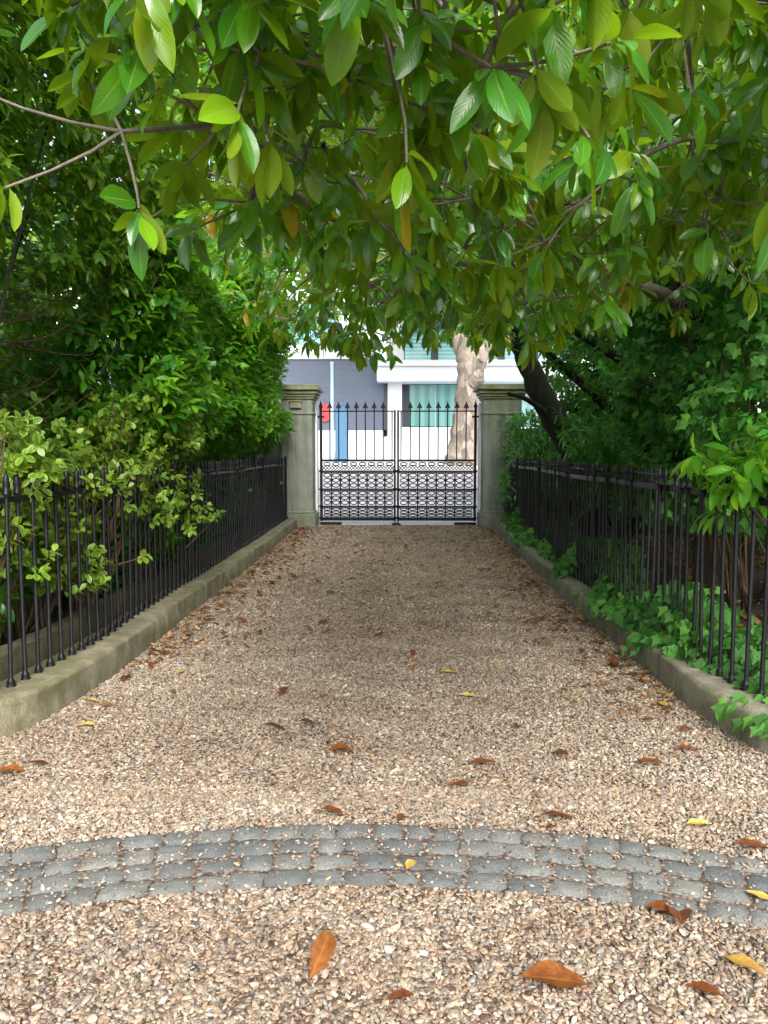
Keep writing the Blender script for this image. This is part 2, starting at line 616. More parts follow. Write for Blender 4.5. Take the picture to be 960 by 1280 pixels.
M['stucco'] = stone_mat('stucco', [(0.3, (0.20, 0.220, 0.185)), (0.55, (0.280, 0.300, 0.260)), (0.8, (0.34, 0.360, 0.32))], 2.2, 0.85, 0.15, (0.12, 0.145, 0.07), 0.36, 60, 0.35)
M['stucco_cap'] = stone_mat('stucco_cap', [(0.3, (0.20, 0.21, 0.14)), (0.55, (0.29, 0.29, 0.22)), (0.8, (0.36, 0.36, 0.28))], 3, 0.85, 0.2, (0.12, 0.14, 0.03), 0.45, 60, 0.3)
M['sett'] = stone_mat('sett_granite', [(0.25, (0.085, 0.092, 0.092)), (0.5, (0.135, 0.144, 0.143)), (0.78, (0.205, 0.212, 0.205))], 9, 0.75, 0.6, None, 0, 140, tone_attr=True)
M['soil'] = stone_mat('soil', [(0.3, (0.018, 0.014, 0.010)), (0.6, (0.05, 0.035, 0.022)), (0.85, (0.09, 0.06, 0.035))], 14, 0.95, 1.0, (0.02, 0.03, 0.01), 0.2)
M['pave'] = stone_mat('pale_paving', [(0.3, (0.44, 0.43, 0.46)), (0.7, (0.55, 0.54, 0.57))], 1.5, 0.9, 0.1, None, 0, 40)
M['road'] = stone_mat('pale_road', [(0.3, (0.25, 0.24, 0.27)), (0.7, (0.33, 0.32, 0.35))], 1.2, 0.9, 0.2, None, 0, 60)
M['white'] = plain_mat('white_render', (0.72, 0.74, 0.77), 0.7, 0, 0.04, 1.5)
M['fascia'] = plain_mat('pale_fascia', (0.68, 0.74, 0.80), 0.6, 0, 0.04, 1.5)
M['dark_frame'] = plain_mat('dark_frame', (0.03, 0.045, 0.06), 0.5)
M['blue'] = plain_mat('blue_paint', (0.035, 0.12, 0.22), 0.5, 0, 0.1, 4)
M['pole'] = plain_mat('pale_blue_paint', (0.35, 0.50, 0.62), 0.5, 0, 0.05, 4)
M['red'] = plain_mat('red_paint', (0.60, 0.04, 0.05), 0.45, 0, 0.08, 4)
M['bark_dark'] = bark_mat('dark_bark', [(0.3, (0.008, 0.008, 0.006)), (0.6, (0.030, 0.028, 0.020)), (0.85, (0.07, 0.06, 0.045))])
M['bark_grey'] = bark_mat('grey_bark', [(0.3, (0.07, 0.06, 0.045)), (0.55, (0.16, 0.14, 0.11)), (0.85, (0.28, 0.26, 0.21))], (20, 20, 8), 0.5)
M['bark_red'] = bark_mat('red_brown_bark', [(0.3, (0.022, 0.010, 0.007)), (0.6, (0.06, 0.030, 0.020)), (0.85, (0.10, 0.06, 0.04))])
M['bark_plane'] = plane_bark()
M['twig'] = bark_mat('twig_bark', [(0.3, (0.05, 0.028, 0.016)), (0.8, (0.14, 0.085, 0.05))], (30, 30, 30), 0.3)

M['magnolia'] = leaf_mat('magnolia_leaf', [(0.0, (0.012, 0.080, 0.014)), (0.4, (0.028, 0.155, 0.012)), (0.72, (0.080, 0.265, 0.010)), (0.9, (0.19, 0.36, 0.010)), (1.0, (0.36, 0.20, 0.01))],
                         (0.155, 0.185, 0.006), (0.42, 0.68, 0.01), 0.38, 0.25, (0.22, 0.38, 0.06), 0.5, None, 0.8, 25, 0.3, 0.13)
M['laurel'] = leaf_mat('laurel_leaf', [(0.0, (0.016, 0.090, 0.008)), (0.45, (0.038, 0.180, 0.009)), (0.8, (0.095, 0.29, 0.012)), (1.0, (0.20, 0.40, 0.015))],
                       (0.10, 0.20, 0.03), (0.30, 0.60, 0.02), 0.40, 0.34, (0.16, 0.30, 0.05), 0.4)
M['evergreen'] = leaf_mat('evergreen_leaf', [(0.0, (0.014, 0.065, 0.014)), (0.45, (0.034, 0.140, 0.016)), (0.75, (0.085, 0.25, 0.02)), (0.95, (0.19, 0.33, 0.02)), (1.0, (0.22, 0.15, 0.03))],
                          (0.14, 0.19, 0.03), (0.36, 0.60, 0.02), 0.42, 0.28, (0.16, 0.3, 0.06), 0.45, None, 0.5, 25, 0.3)
M['variegated'] = leaf_mat('variegated_leaf', [(0.0, (0.026, 0.110, 0.008)), (0.5, (0.070, 0.185, 0.010)), (1.0, (0.20, 0.31, 0.015))],
                           (0.16, 0.22, 0.04), (0.45, 0.55, 0.05), 0.30, 0.40, (0.2, 0.3, 0.06), 0.3, (0.19, 0.28, 0.035))
M['shade_shrub'] = leaf_mat('shade_leaf', [(0.0, (0.008, 0.065, 0.012)), (0.35, (0.020, 0.145, 0.018)), (0.7, (0.065, 0.25, 0.024)), (1.0, (0.17, 0.36, 0.03))],
                            (0.07, 0.15, 0.04), (0.20, 0.50, 0.04), 0.36, 0.27, (0.13, 0.26, 0.08), 0.5, None, 0.7, 25, 0.3)
M['ivy'] = leaf_mat('ivy_leaf', [(0.0, (0.006, 0.055, 0.012)), (0.35, (0.018, 0.145, 0.020)), (0.7, (0.055, 0.25, 0.024)), (1.0, (0.16, 0.40, 0.025))],
                    (0.08, 0.18, 0.05), (0.20, 0.52, 0.04), 0.30, 0.30, (0.15, 0.30, 0.10), 0.6, None, 0.4)
M['plane_leaf'] = leaf_mat('plane_leaf', [(0.0, (0.06, 0.18, 0.02)), (0.5, (0.10, 0.27, 0.025)), (1.0, (0.20, 0.36, 0.03))],
                           (0.14, 0.26, 0.05), (0.34, 0.62, 0.03), 0.45, 0.5, (0.2, 0.32, 0.08), 0.2)


# ------------------------------------------------------------------ ground and gravel
def gravel_ground_mat():
    m, nt, out = new_mat('gravel_ground')
    p = N(nt, 'ShaderNodeBsdfPrincipled', i_Roughness=0.9)
    tc = N(nt, 'ShaderNodeTexCoord')
    vo = N(nt, 'ShaderNodeTexVoronoi', i_Scale=55.0)
    L(nt, tc.outputs['Object'], vo.inputs['Vector'])
    sp = N(nt, 'ShaderNodeSeparateColor')
    L(nt, vo.outputs['Color'], sp.inputs[0])
    r = ramp(nt, [(0.0, (0.09, 0.065, 0.05)), (0.35, (0.16, 0.12, 0.095)), (0.7, (0.22, 0.18, 0.15)), (1.0, (0.28, 0.25, 0.23))])
    L(nt, sp.outputs[0], r.inputs[0])
    d = ramp(nt, [(0.25, (1, 1, 1)), (0.75, (0.35, 0.3, 0.27))])
    L(nt, vo.outputs['Distance'], d.inputs[0])
    c = mixc(nt, 1.0, r.outputs[0], d.outputs[0], 'MULTIPLY')
    L(nt, c, p.inputs['Base Color'])
    b = N(nt, 'ShaderNodeBump', i_Strength=0.8, i_Distance=0.01)
    b.invert = True
    L(nt, vo.outputs['Distance'], b.inputs['Height'])
    L(nt, b.outputs[0], p.inputs['Normal'])
    L(nt, p.outputs[0], out.inputs[0])
    return m


def pebble_mat():
    m, nt, out = new_mat('gravel_stone')
    p = N(nt, 'ShaderNodeBsdfPrincipled', i_Roughness=0.65)
    at = N(nt, 'ShaderNodeAttribute', attribute_name='tone')
    at.attribute_type = 'INSTANCER'
    r = ramp(nt, [(0.0, (0.028, 0.021, 0.016)), (0.13, (0.095, 0.059, 0.038)), (0.26, (0.18, 0.122, 0.080)), (0.36, (0.12, 0.110, 0.101)),
                  (0.47, (0.228, 0.162, 0.108)), (0.58, (0.268, 0.198, 0.142)), (0.68, (0.18, 0.168, 0.155)), (0.78, (0.285, 0.230, 0.170)), (0.90, (0.34, 0.295, 0.24)), (1.0, (0.43, 0.395, 0.34))])
    L(nt, at.outputs['Fac'], r.inputs[0])
    tc = N(nt, 'ShaderNodeTexCoord')
    n1 = N(nt, 'ShaderNodeTexNoise', i_Scale=1.6, i_Detail=5, i_Roughness=0.7)
    L(nt, tc.outputs['Object'], n1.inputs['Vector'])
    r2 = ramp(nt, [(0.3, (0.7, 0.68, 0.66)), (0.7, (1.27, 1.25, 1.20))])
    L(nt, n1.outputs['Fac'], r2.inputs[0])
    c = mixc(nt, 1.0, r.outputs[0], r2.outputs[0], 'MULTIPLY')
    L(nt, c, p.inputs['Base Color'])
    L(nt, p.outputs[0], out.inputs[0])
    return m


M['gravel_ground'] = gravel_ground_mat()
M['pebble'] = pebble_mat()


def street_z(y):
    return 0.0 if y < 15.4 else min(0.95, (y - 15.4) / (23.5 - 15.4) * 0.95)


# terrain: one sheet to the horizon, following the slope of the street
ys = [-300, -40, -8, 0, 8, 15.4, 17.4, 19.5, 21.5, 23.5, 30, 60, 300]
mb = MB()
for y in ys:
    for x in (-300, -40, -10, 0, 10, 40, 300):
        mb.v.append((x, y, street_z(y) - 0.03))
for j in range(len(ys) - 1):
    for i in range(6):
        a = j * 7 + i
        mb.f.append((a, a + 1, a + 8, a + 7))
g = mb.build('ground', M['gravel_ground'])
tag(g, kind='structure')

# the kerb lines (front foot), then the drive sheet between them
KL = [(-1.95, 14.35), (-1.89, 11), (-1.87, 8), (-1.86, 6.2), (-1.84, 5.0), (-1.87, 4.35), (-1.92, 3.9), (-2.03, 3.68), (-2.30, 3.42), (-2.75, 3.18), (-3.4, 3.02)]
KR = [(1.72, 14.25), (1.60, 10.5), (1.56, 7.7), (1.59, 6.2), (1.60, 5.2), (1.61, 4.3), (1.67, 3.85), (1.75, 3.5), (1.95, 3.1), (2.4, 2.75), (3.1, 2.5)]

mb = MB()
mb.box(-9, -9, -0.30, 9, 14.68, 0.0)
drive = mb.build('gravel_drive', M['gravel_ground'])
tag(drive, kind='structure')


def in_drive(p):
    x, y = p[:, 0], p[:, 1]
    kl = np.array([q for q in KL])[::-1]
    kr = np.array([q for q in KR])[::-1]
    xl = np.interp(y, kl[:, 1], kl[:, 0])
    xr = np.interp(y, kr[:, 1], kr[:, 0])
    return (x > xl + 0.0) & (x < xr - 0.0)


BC, BR0, BR1 = (-0.07, -1.16), 3.60, 4.03     # centre and radii of the sett arc


def band(p):
    r = np.hypot(p[:, 0] - BC[0], p[:, 1] - BC[1])
    return (r > BR0 - 0.0) & (r < BR1 + 0.0)


def scatter(n, y0, y1, x0, x1):
    return np.stack([rng.uniform(x0, x1, n), rng.uniform(y0, y1, n), np.zeros(n)], 1)


pts = np.concatenate([scatter(104000, 1.4, 3.2, -2.4, 2.4), scatter(130000, 3.0, 6.0, -2.2, 2.1), scatter(165000, 6.0, 14.66, -2.0, 1.75), scatter(9000, -1.0, 1.4, -2.6, 2.6)])
ok = in_drive(pts) | (pts[:, 1] < 2.5)
pts = pts[ok]
inb = band(pts)
keep = ~inb | (rng.uniform(0, 1, len(pts)) < 0.09)
pts, inb = pts[keep], inb[keep]
pts[:, 2] = rng.uniform(-0.002, 0.010, len(pts)) + np.where(inb, 0.008, 0)
size = rng.lognormal(0, 0.28, len(pts)) * np.where(pts[:, 1] > 6, 1.1, 1.0) * np.where(inb, 0.75, 1.0)
tone = np.clip(rng.beta(2.2, 1.9, len(pts)) + 0.09 * wob(pts, 1.3, 3) + 0.09 * wob(pts, 5.0, 8), 0, 1)
tone = np.clip(tone + 0.06 * np.clip((pts[:, 1] - 5) / 8, 0, 1), 0, 1)  # farther stones lightened in colour, offsetting the canopy's shade
me = bpy.data.meshes.new('gravel')
me.vertices.add(len(pts))
me.vertices.foreach_set('co', pts.astype(np.float32).ravel())
for nm, dat in (('tone', tone), ('psize', size)):
    a = me.attributes.new(nm, 'FLOAT', 'POINT')
    a.data.foreach_set('value', dat.astype(np.float32))
gravel = link('gravel', me, None, M['pebble'])
tag(gravel, kind='stuff')


def gravel_nodes(mat):
    ng = bpy.data.node_groups.new('gravel_scatter', 'GeometryNodeTree')
    ng.interface.new_socket('Geometry', in_out='INPUT', socket_type='NodeSocketGeometry')
    ng.interface.new_socket('Geometry', in_out='OUTPUT', socket_type='NodeSocketGeometry')
    nn = ng.nodes
    gi, go = nn.new('NodeGroupInput'), nn.new('NodeGroupOutput')
    join = nn.new('GeometryNodeJoinGeometry')
    join = nn.new('GeometryNodeGeometryToInstance')
    for k in range(6):
        ico = nn.new('GeometryNodeMeshIcoSphere')
        ico.inputs['Radius'].default_value = 1.0
        ico.inputs['Subdivisions'].default_value = 2
        sp = nn.new('GeometryNodeSetPosition')
        no = nn.new('ShaderNodeTexNoise')
        no.noise_dimensions = '4D'
        no.inputs['W'].default_value = k * 3.7 + 0.4
        no.inputs['Scale'].default_value = 0.75
        no.inputs['Detail'].default_value = 1.0
        vm = nn.new('ShaderNodeVectorMath')
        vm.operation = 'SUBTRACT'
        vm.inputs[1].default_value = (0.5, 0.5, 0.5)
        vs = nn.new('ShaderNodeVectorMath')
        vs.operation = 'SCALE'
        vs.inputs['Scale'].default_value = 1.5
        ng.links.new(no.outputs['Color'], vm.inputs[0])
        ng.links.new(vm.outputs[0], vs.inputs[0])
        ng.links.new(vs.outputs[0], sp.inputs['Offset'])
        ng.links.new(ico.outputs['Mesh'], sp.inputs['Geometry'])
        ss = nn.new('GeometryNodeSetShadeSmooth')
        ss.inputs['Shade Smooth'].default_value = (k % 3 != 0)
        sm = nn.new('GeometryNodeSetMaterial')
        sm.inputs['Material'].default_value = mat
        ng.links.new(sp.outputs[0], ss.inputs['Geometry'])
        ng.links.new(ss.outputs[0], sm.inputs['Geometry'])
        ng.links.new(sm.outputs[0], join.inputs[0])
    iop = nn.new('GeometryNodeInstanceOnPoints')
    iop.inputs['Pick Instance'].default_value = True
    ng.links.new(gi.outputs[0], iop.inputs['Points'])
    ng.links.new(join.outputs[0], iop.inputs['Instance'])
    rr = nn.new('FunctionNodeRandomValue')
    rr.data_type = 'FLOAT_VECTOR'
    rr.inputs[0].default_value = (-0.6, -0.6, 0)
    rr.inputs[1].default_value = (0.6, 0.6, 6.283)
    ng.links.new(rr.outputs[0], iop.inputs['Rotation'])
    rs = nn.new('FunctionNodeRandomValue')
    rs.data_type = 'FLOAT_VECTOR'
    rs.inputs[0].default_value = (0.0052, 0.0038, 0.0024)
    rs.inputs[1].default_value = (0.0092, 0.0066, 0.0044)
    rs.inputs['Seed'].default_value = 5
    na = nn.new('GeometryNodeInputNamedAttribute')
    na.data_type = 'FLOAT'
    na.inputs['Name'].default_value = 'psize'
    sc = nn.new('ShaderNodeVectorMath')
    sc.operation = 'SCALE'
    ng.links.new(rs.outputs[0], sc.inputs[0])
    ng.links.new(na.outputs[0], sc.inputs['Scale'])
    ng.links.new(sc.outputs[0], iop.inputs['Scale'])
    ng.links.new(iop.outputs[0], go.inputs[0])
    return ng


md = gravel.modifiers.new('scatter', 'NODES')
md.node_group = gravel_nodes(M['pebble'])

# the arc of granite setts across the drive
bm = bmesh.new()
tl = bm.verts.layers.float.new('tint')
courses = 4
cw = (BR1 - BR0) / courses
for c in range(courses):
    r = BR0 + (c + 0.5) * cw
    a = R_(90 - 58) + random.uniform(0, 0.03)
    while a < R_(90 + 58):
        wid = random.uniform(0.10, 0.165)
        da = wid / r
        am = a + da / 2
        a += da
        hw, hd = wid / 2 - random.uniform(0.002, 0.006), cw / 2 - random.uniform(0.001, 0.006)
        top = random.uniform(0.006, 0.012)
        if random.random() < 0.05:
            top = 0.002
        er = random.uniform(-0.006, 0.006)
        mat4 = Matrix.Translation((BC[0] + (r + er) * math.cos(am), BC[1] + (r + er) * math.sin(am), 0)) @ Matrix.Rotation(am + PI / 2 + random.uniform(-0.05, 0.05), 4, 'Z') @ Matrix.Rotation(random.uniform(-0.04, 0.04), 4, 'X') @ Matrix.Rotation(random.uniform(-0.04, 0.04), 4, 'Y')
        nx, ny = 6, 5
        grid = []
        tone_ = random.random()
        for j in range(ny + 1):
            for i in range(nx + 1):
                u, v = i / nx * 2 - 1, j / ny * 2 - 1
                e = max(abs(u), abs(v))
                q = 1 - 0.06 * (abs(u) * abs(v)) ** 4
                z = top + 0.002 * (1 - u * u) * (1 - v * v) + random.uniform(-0.0018, 0.0018) - (0.009 if e > 0.99 else 0)
                grid.append(bm.verts.new(mat4 @ Vector((u * hw * q + random.uniform(-.004, .004), v * hd * q + random.uniform(-.004, .004), z))))
                grid[-1][tl] = tone_
        for j in range(ny):
            for i in range(nx):
                k = j * (nx + 1) + i
                f = bm.faces.new((grid[k], grid[k + 1], grid[k + nx + 2], grid[k + nx + 1]))
                f.smooth = True
me = bpy.data.meshes.new('cobbled_path')
bm.normal_update()
bm.to_mesh(me)
bm.free()
o = link('cobbled_path', me, None, M['sett'])
tag(o, kind='structure')


# ------------------------------------------------------------------ kerbs
def offset_line(line, d):
    out = []
    for i, p in enumerate(line):
        a, b = Vector(line[max(i - 1, 0)]), Vector(line[min(i + 1, len(line) - 1)])
        t = (b - a).normalized()
        n = Vector((t.y, -t.x))
        out.append((p[0] + n.x * d, p[1] + n.y * d))
    return out


def dense(line, step=0.12):
    pp = smooth_path([(p[0], p[1], 0) for p in line], 10)
    out = [pp[0]]
    for p in pp[1:]:
        if (p - out[-1]).length >= step:
            out.append(p)
    out.append(pp[-1])
    return [(p.x, p.y) for p in out]


KH = 0.18


def kerb(line, side, mat, name, label):
    """side: +1 kerb body lies at +x of the line, -1 at -x"""
    ln = dense(line)
    prof = [(0.0, -0.12), (0.004, 0.06), (0.006, KH - 0.022), (0.012, KH - 0.007), (0.028, KH), (0.17, KH + 0.004), (0.30, KH + 0.002), (0.33, KH - 0.02), (0.335, -0.12)]
    offs = []
    d0 = 1 if side > 0 else -1
    mb = MB()
    rows = []
    for j, (d, z) in enumerate(prof):
        ol = offset_line(ln, d * (-d0))
        row = []
        for i, p in enumerate(ol):
            w = 0.006 * (math.sin(p[1] * 2.3 + j) + math.sin(p[1] * 5.1 + 2 * j)) if 0 < j < 7 else 0
            row.append(Vector((p[0] + w, p[1], z + w * 0.5)))
        rows.append(row)
    n = len(ln)
    mb.v = [tuple(v) for r in rows for v in r]
    for j in range(len(rows) - 1):
        for i in range(n - 1):
            q = (j * n + i, j * n + i + 1, (j + 1) * n + i + 1, (j + 1) * n + i)
            mb.f.append(q if side < 0 else q[::-1])
    mb.f.append(tuple(j * n for j in range(len(rows))))
    mb.f.append(tuple(j * n + n - 1 for j in range(len(rows)))[::-1])
    t = empty(name, (line[4][0], line[4][1], 0))
    o = mb.build('coping', mat, t, True)
    o.location = (-t.location.x, -t.location.y, 0)
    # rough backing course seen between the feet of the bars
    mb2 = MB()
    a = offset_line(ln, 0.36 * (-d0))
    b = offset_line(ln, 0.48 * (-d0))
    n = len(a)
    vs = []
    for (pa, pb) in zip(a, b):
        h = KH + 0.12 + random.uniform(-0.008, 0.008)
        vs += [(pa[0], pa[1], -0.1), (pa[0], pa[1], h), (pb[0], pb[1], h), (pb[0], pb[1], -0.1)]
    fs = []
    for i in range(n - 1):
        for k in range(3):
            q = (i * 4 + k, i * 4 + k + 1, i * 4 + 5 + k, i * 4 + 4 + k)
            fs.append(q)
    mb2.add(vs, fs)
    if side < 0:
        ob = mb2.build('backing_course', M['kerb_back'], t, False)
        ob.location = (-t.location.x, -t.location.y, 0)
    tag(t, label, 'kerb')
    return t


# offset_line's normal points to the +x side for a line running towards the camera ... sign fixed by construction
kerb(KL, -1, M['kerb_l'], 'stone_kerb', 'mossy green stone kerb under the railing beside the tall hedge')
kerb(KR, +1, M['kerb_r'], 'stone_kerb', 'pale grey stone kerb with ivy spilling over its top')


# ------------------------------------------------------------------ beds of soil behind the kerbs
def bed(line, side, name):
    ln = dense(line, 0.4)
    ln = ln[:]
    mb = MB()
    inner = offset_line(ln, -0.30 * (1 if side > 0 else -1))
    k = 7
    for p in inner:
        for i in range(k):
            t = i / (k - 1)
            x = p[0] + side * (t ** 1.3) * 9
            mb.v.append((x, p[1], 0.12 + 0.10 * min(1, t * 3) + (random.uniform(-0.03, 0.03) if 0 < i else 0)))
    for j in range(len(inner) - 1):
        for i in range(k - 1):
            q = (j * k + i, j * k + i + 1, (j + 1) * k + i + 1, (j + 1) * k + i)
            mb.f.append(q if side < 0 else q[::-1])
    o = mb.build(name, M['soil'], None, True)
    tag(o, kind='structure')


bed(KL, -1, 'soil_ground')
bed(KR, +1, 'soil_ground')


# ------------------------------------------------------------------ railings
def bar_mesh(height):
    mb = MB()
    r = 0.0115
    mb.lathe([(0.027, -0.02), (0.028, 0.010), (0.020, 0.022), (0.024, 0.03), (0.016, 0.045), (r, 0.06), (r, height - 0.15), (0.010, height - 0.14),
              (0.021, height - 0.125), (0.021, height - 0.115), (0.012, height - 0.105), (0.020, height - 0.075), (0.014, height - 0.03), (0.002, height)], n=8)
    me = bpy.data.meshes.new('bar')
    me.from_pydata(mb.v, [], mb.f)
    me.polygons.foreach_set('use_smooth', [True] * len(me.polygons))
    me.materials.append(M['iron'])
    return me


BAR = bar_mesh(1.16)


def railing(line, side, x_off, label, rail_z):
    ln = dense(line, 0.06)
    fl = offset_line(ln, -x_off * (1 if side > 0 else -1))
    t = empty('iron_railing', (fl[0][0], fl[0][1], KH))
    # bars at equal steps along the line
    pos, left = [], 0.0
    for a, b in zip(fl[:-1], fl[1:]):
        seg = math.dist(a, b)
        while left <= seg:
            f = left / seg
            pos.append((a[0] + (b[0] - a[0]) * f, a[1] + (b[1] - a[1]) * f))
            left += 0.128
        left -= seg
    pos = [p for p in pos if abs(p[0]) < 2.75 and p[1] < 14.15]
    for i, p in enumerate(pos):
        o = bpy.data.objects.new('bar', BAR)
        COL.objects.link(o)
        o.parent = t
        o.location = (p[0] - t.location.x, p[1] - t.location.y, random.uniform(-0.008, 0.006))
        o.rotation_euler = (random.uniform(-0.016, 0.016), random.uniform(-0.016, 0.016), random.uniform(0, 3))
    for nm, z, hh, tt in ((('rail', rail_z, 0.021, 0.011), ('rail', rail_z + 0.085, 0.008, 0.009)) if side > 0 else (('rail', rail_z, 0.016, 0.010),)):
        mb = MB()
        path = [p for p in fl[::2] if abs(p[0]) < 2.8]
        rows = []
        for i, p in enumerate(path):
            zz = z - KH + 0.006 * math.sin(p[1] * 1.3 + side) + 0.004 * math.sin(p[1] * 3.1)
            a = path[max(i - 1, 0)]
            b = path[min(i + 1, len(path) - 1)]
            tv = Vector((b[0] - a[0], b[1] - a[1], 0)).normalized()
            nv = Vector((tv.y, -tv.x, 0))
            c = Vector((p[0] - t.location.x, p[1] - t.location.y, zz))
            rows.append([c + nv * tt + Vector((0, 0, hh)), c - nv * tt + Vector((0, 0, hh)), c - nv * tt - Vector((0, 0, hh)), c + nv * tt - Vector((0, 0, hh))])
        mb.v = [tuple(v) for r in rows for v in r]
        for i in range(len(rows) - 1):
            for k in range(4):
                k2 = (k + 1) % 4
                mb.f.append((i * 4 + k, i * 4 + k2, i * 4 + 4 + k2, i * 4 + 4 + k))
        mb.f += [(0, 1, 2, 3), tuple(len(mb.v) - 4 + k for k in (3, 2, 1, 0))]
        mb.build(nm, M['iron'], t, False, 0.004)
    tag(t, label, 'railing', 'iron railings along the drive')
    return t


railing(KL, -1, 0.19, 'black iron railing on the mossy kerb with hedge pushing through it', 1.19)
railing(KR, +1, 0.17, 'black iron railing on the pale kerb above the trailing ivy', 1.19)

# ------------------------------------------------------------------ gate piers
GY = 14.75
PF = 14.2


def pier(xa, xb, label, plaque):
    cx, w = (xa + xb) / 2, abs(xb - xa)
    t = empty('gate_pier', (cx, PF + 0.30, 0))
    h = w / 2
    d = 0.30
    top = at_y(372, 481, PF).z
    mb = MB()
    mb.box(-h, -d, 0.30, h, d, top - 0.24)
    mb.build('shaft', M['stucco'], t, False, 0.012)
    mb = MB()
    mb.box(-h - 0.05, -d - 0.05, -0.1, h + 0.05, d + 0.05, 0.26)
    mb.box(-h - 0.025, -d - 0.025, 0.262, h + 0.025, d + 0.025, 0.31)
    mb.build('plinth', M['stucco'], t, False, 0.012)
    mb = MB()
    z = top
    for (a, b, e) in ((z - 0.26, z - 0.22, 0.03), (z - 0.218, z - 0.17, 0.055), (z - 0.168, z - 0.10, 0.085), (z - 0.098, z - 0.03, 0.135), (z - 0.028, z, 0.115)):
        mb.box(-h - e, -d - e, a, h + e, d + e, b)
    mb.build('cap', M['stucco_cap'], t, False, 0.010)
    mb = MB()
    zb = at_y(372, 516, PF).z
    mb.box(-h - 0.022, -d - 0.022, zb - 0.03, h + 0.022, d + 0.022, zb + 0.02)
    mb.build('necking', M['stucco'], t, False, 0.008)
    if plaque:
        mb = MB()
        mb.box(-0.11, -d - 0.05, zb + 0.085, 0.09, -d - 0.004, zb + 0.20)
        mb.box(-0.13, -d - 0.065, zb + 0.202, 0.11, -d - 0.004, zb + 0.225)
        mb.build('lamp_box', M['stucco_cap'], t, False, 0.006)
    js = 1 if cx < 0 else -1
    mb = MB()
    mb.box(min(js * (h + 0.002), js * (h + 0.045)), 0.10, 0.0, max(js * (h + 0.002), js * (h + 0.045)), d + 0.02, top - 0.32)
    mb.build('jamb', M['white'], t, False, 0.005)
    tag(t, label, 'gate pier', 'stucco piers holding the gates')
    return t


lx0, lx1 = at_y(352, 600, PF).x, at_y(391, 600, PF).x
rx0, rx1 = at_y(604, 600, PF).x, at_y(651, 600, PF).x
pier(lx0, lx1, 'stucco gate pier beside the hedge with a small box under its cap', True)
pier(rx0, rx1, 'stucco gate pier with mossy cap behind the dark leaning trunk', False)

# ------------------------------------------------------------------ gates
gx0, gx1 = lx1 + 0.075, rx0 - 0.075
gm = at_y(495.5, 600, GY).x


def gz(py):
    return at_y(495, py, GY).z


Z_TOP, Z_MID, Z_BOT, Z_TIP = gz(514), gz(575.5), gz(650), gz(501)


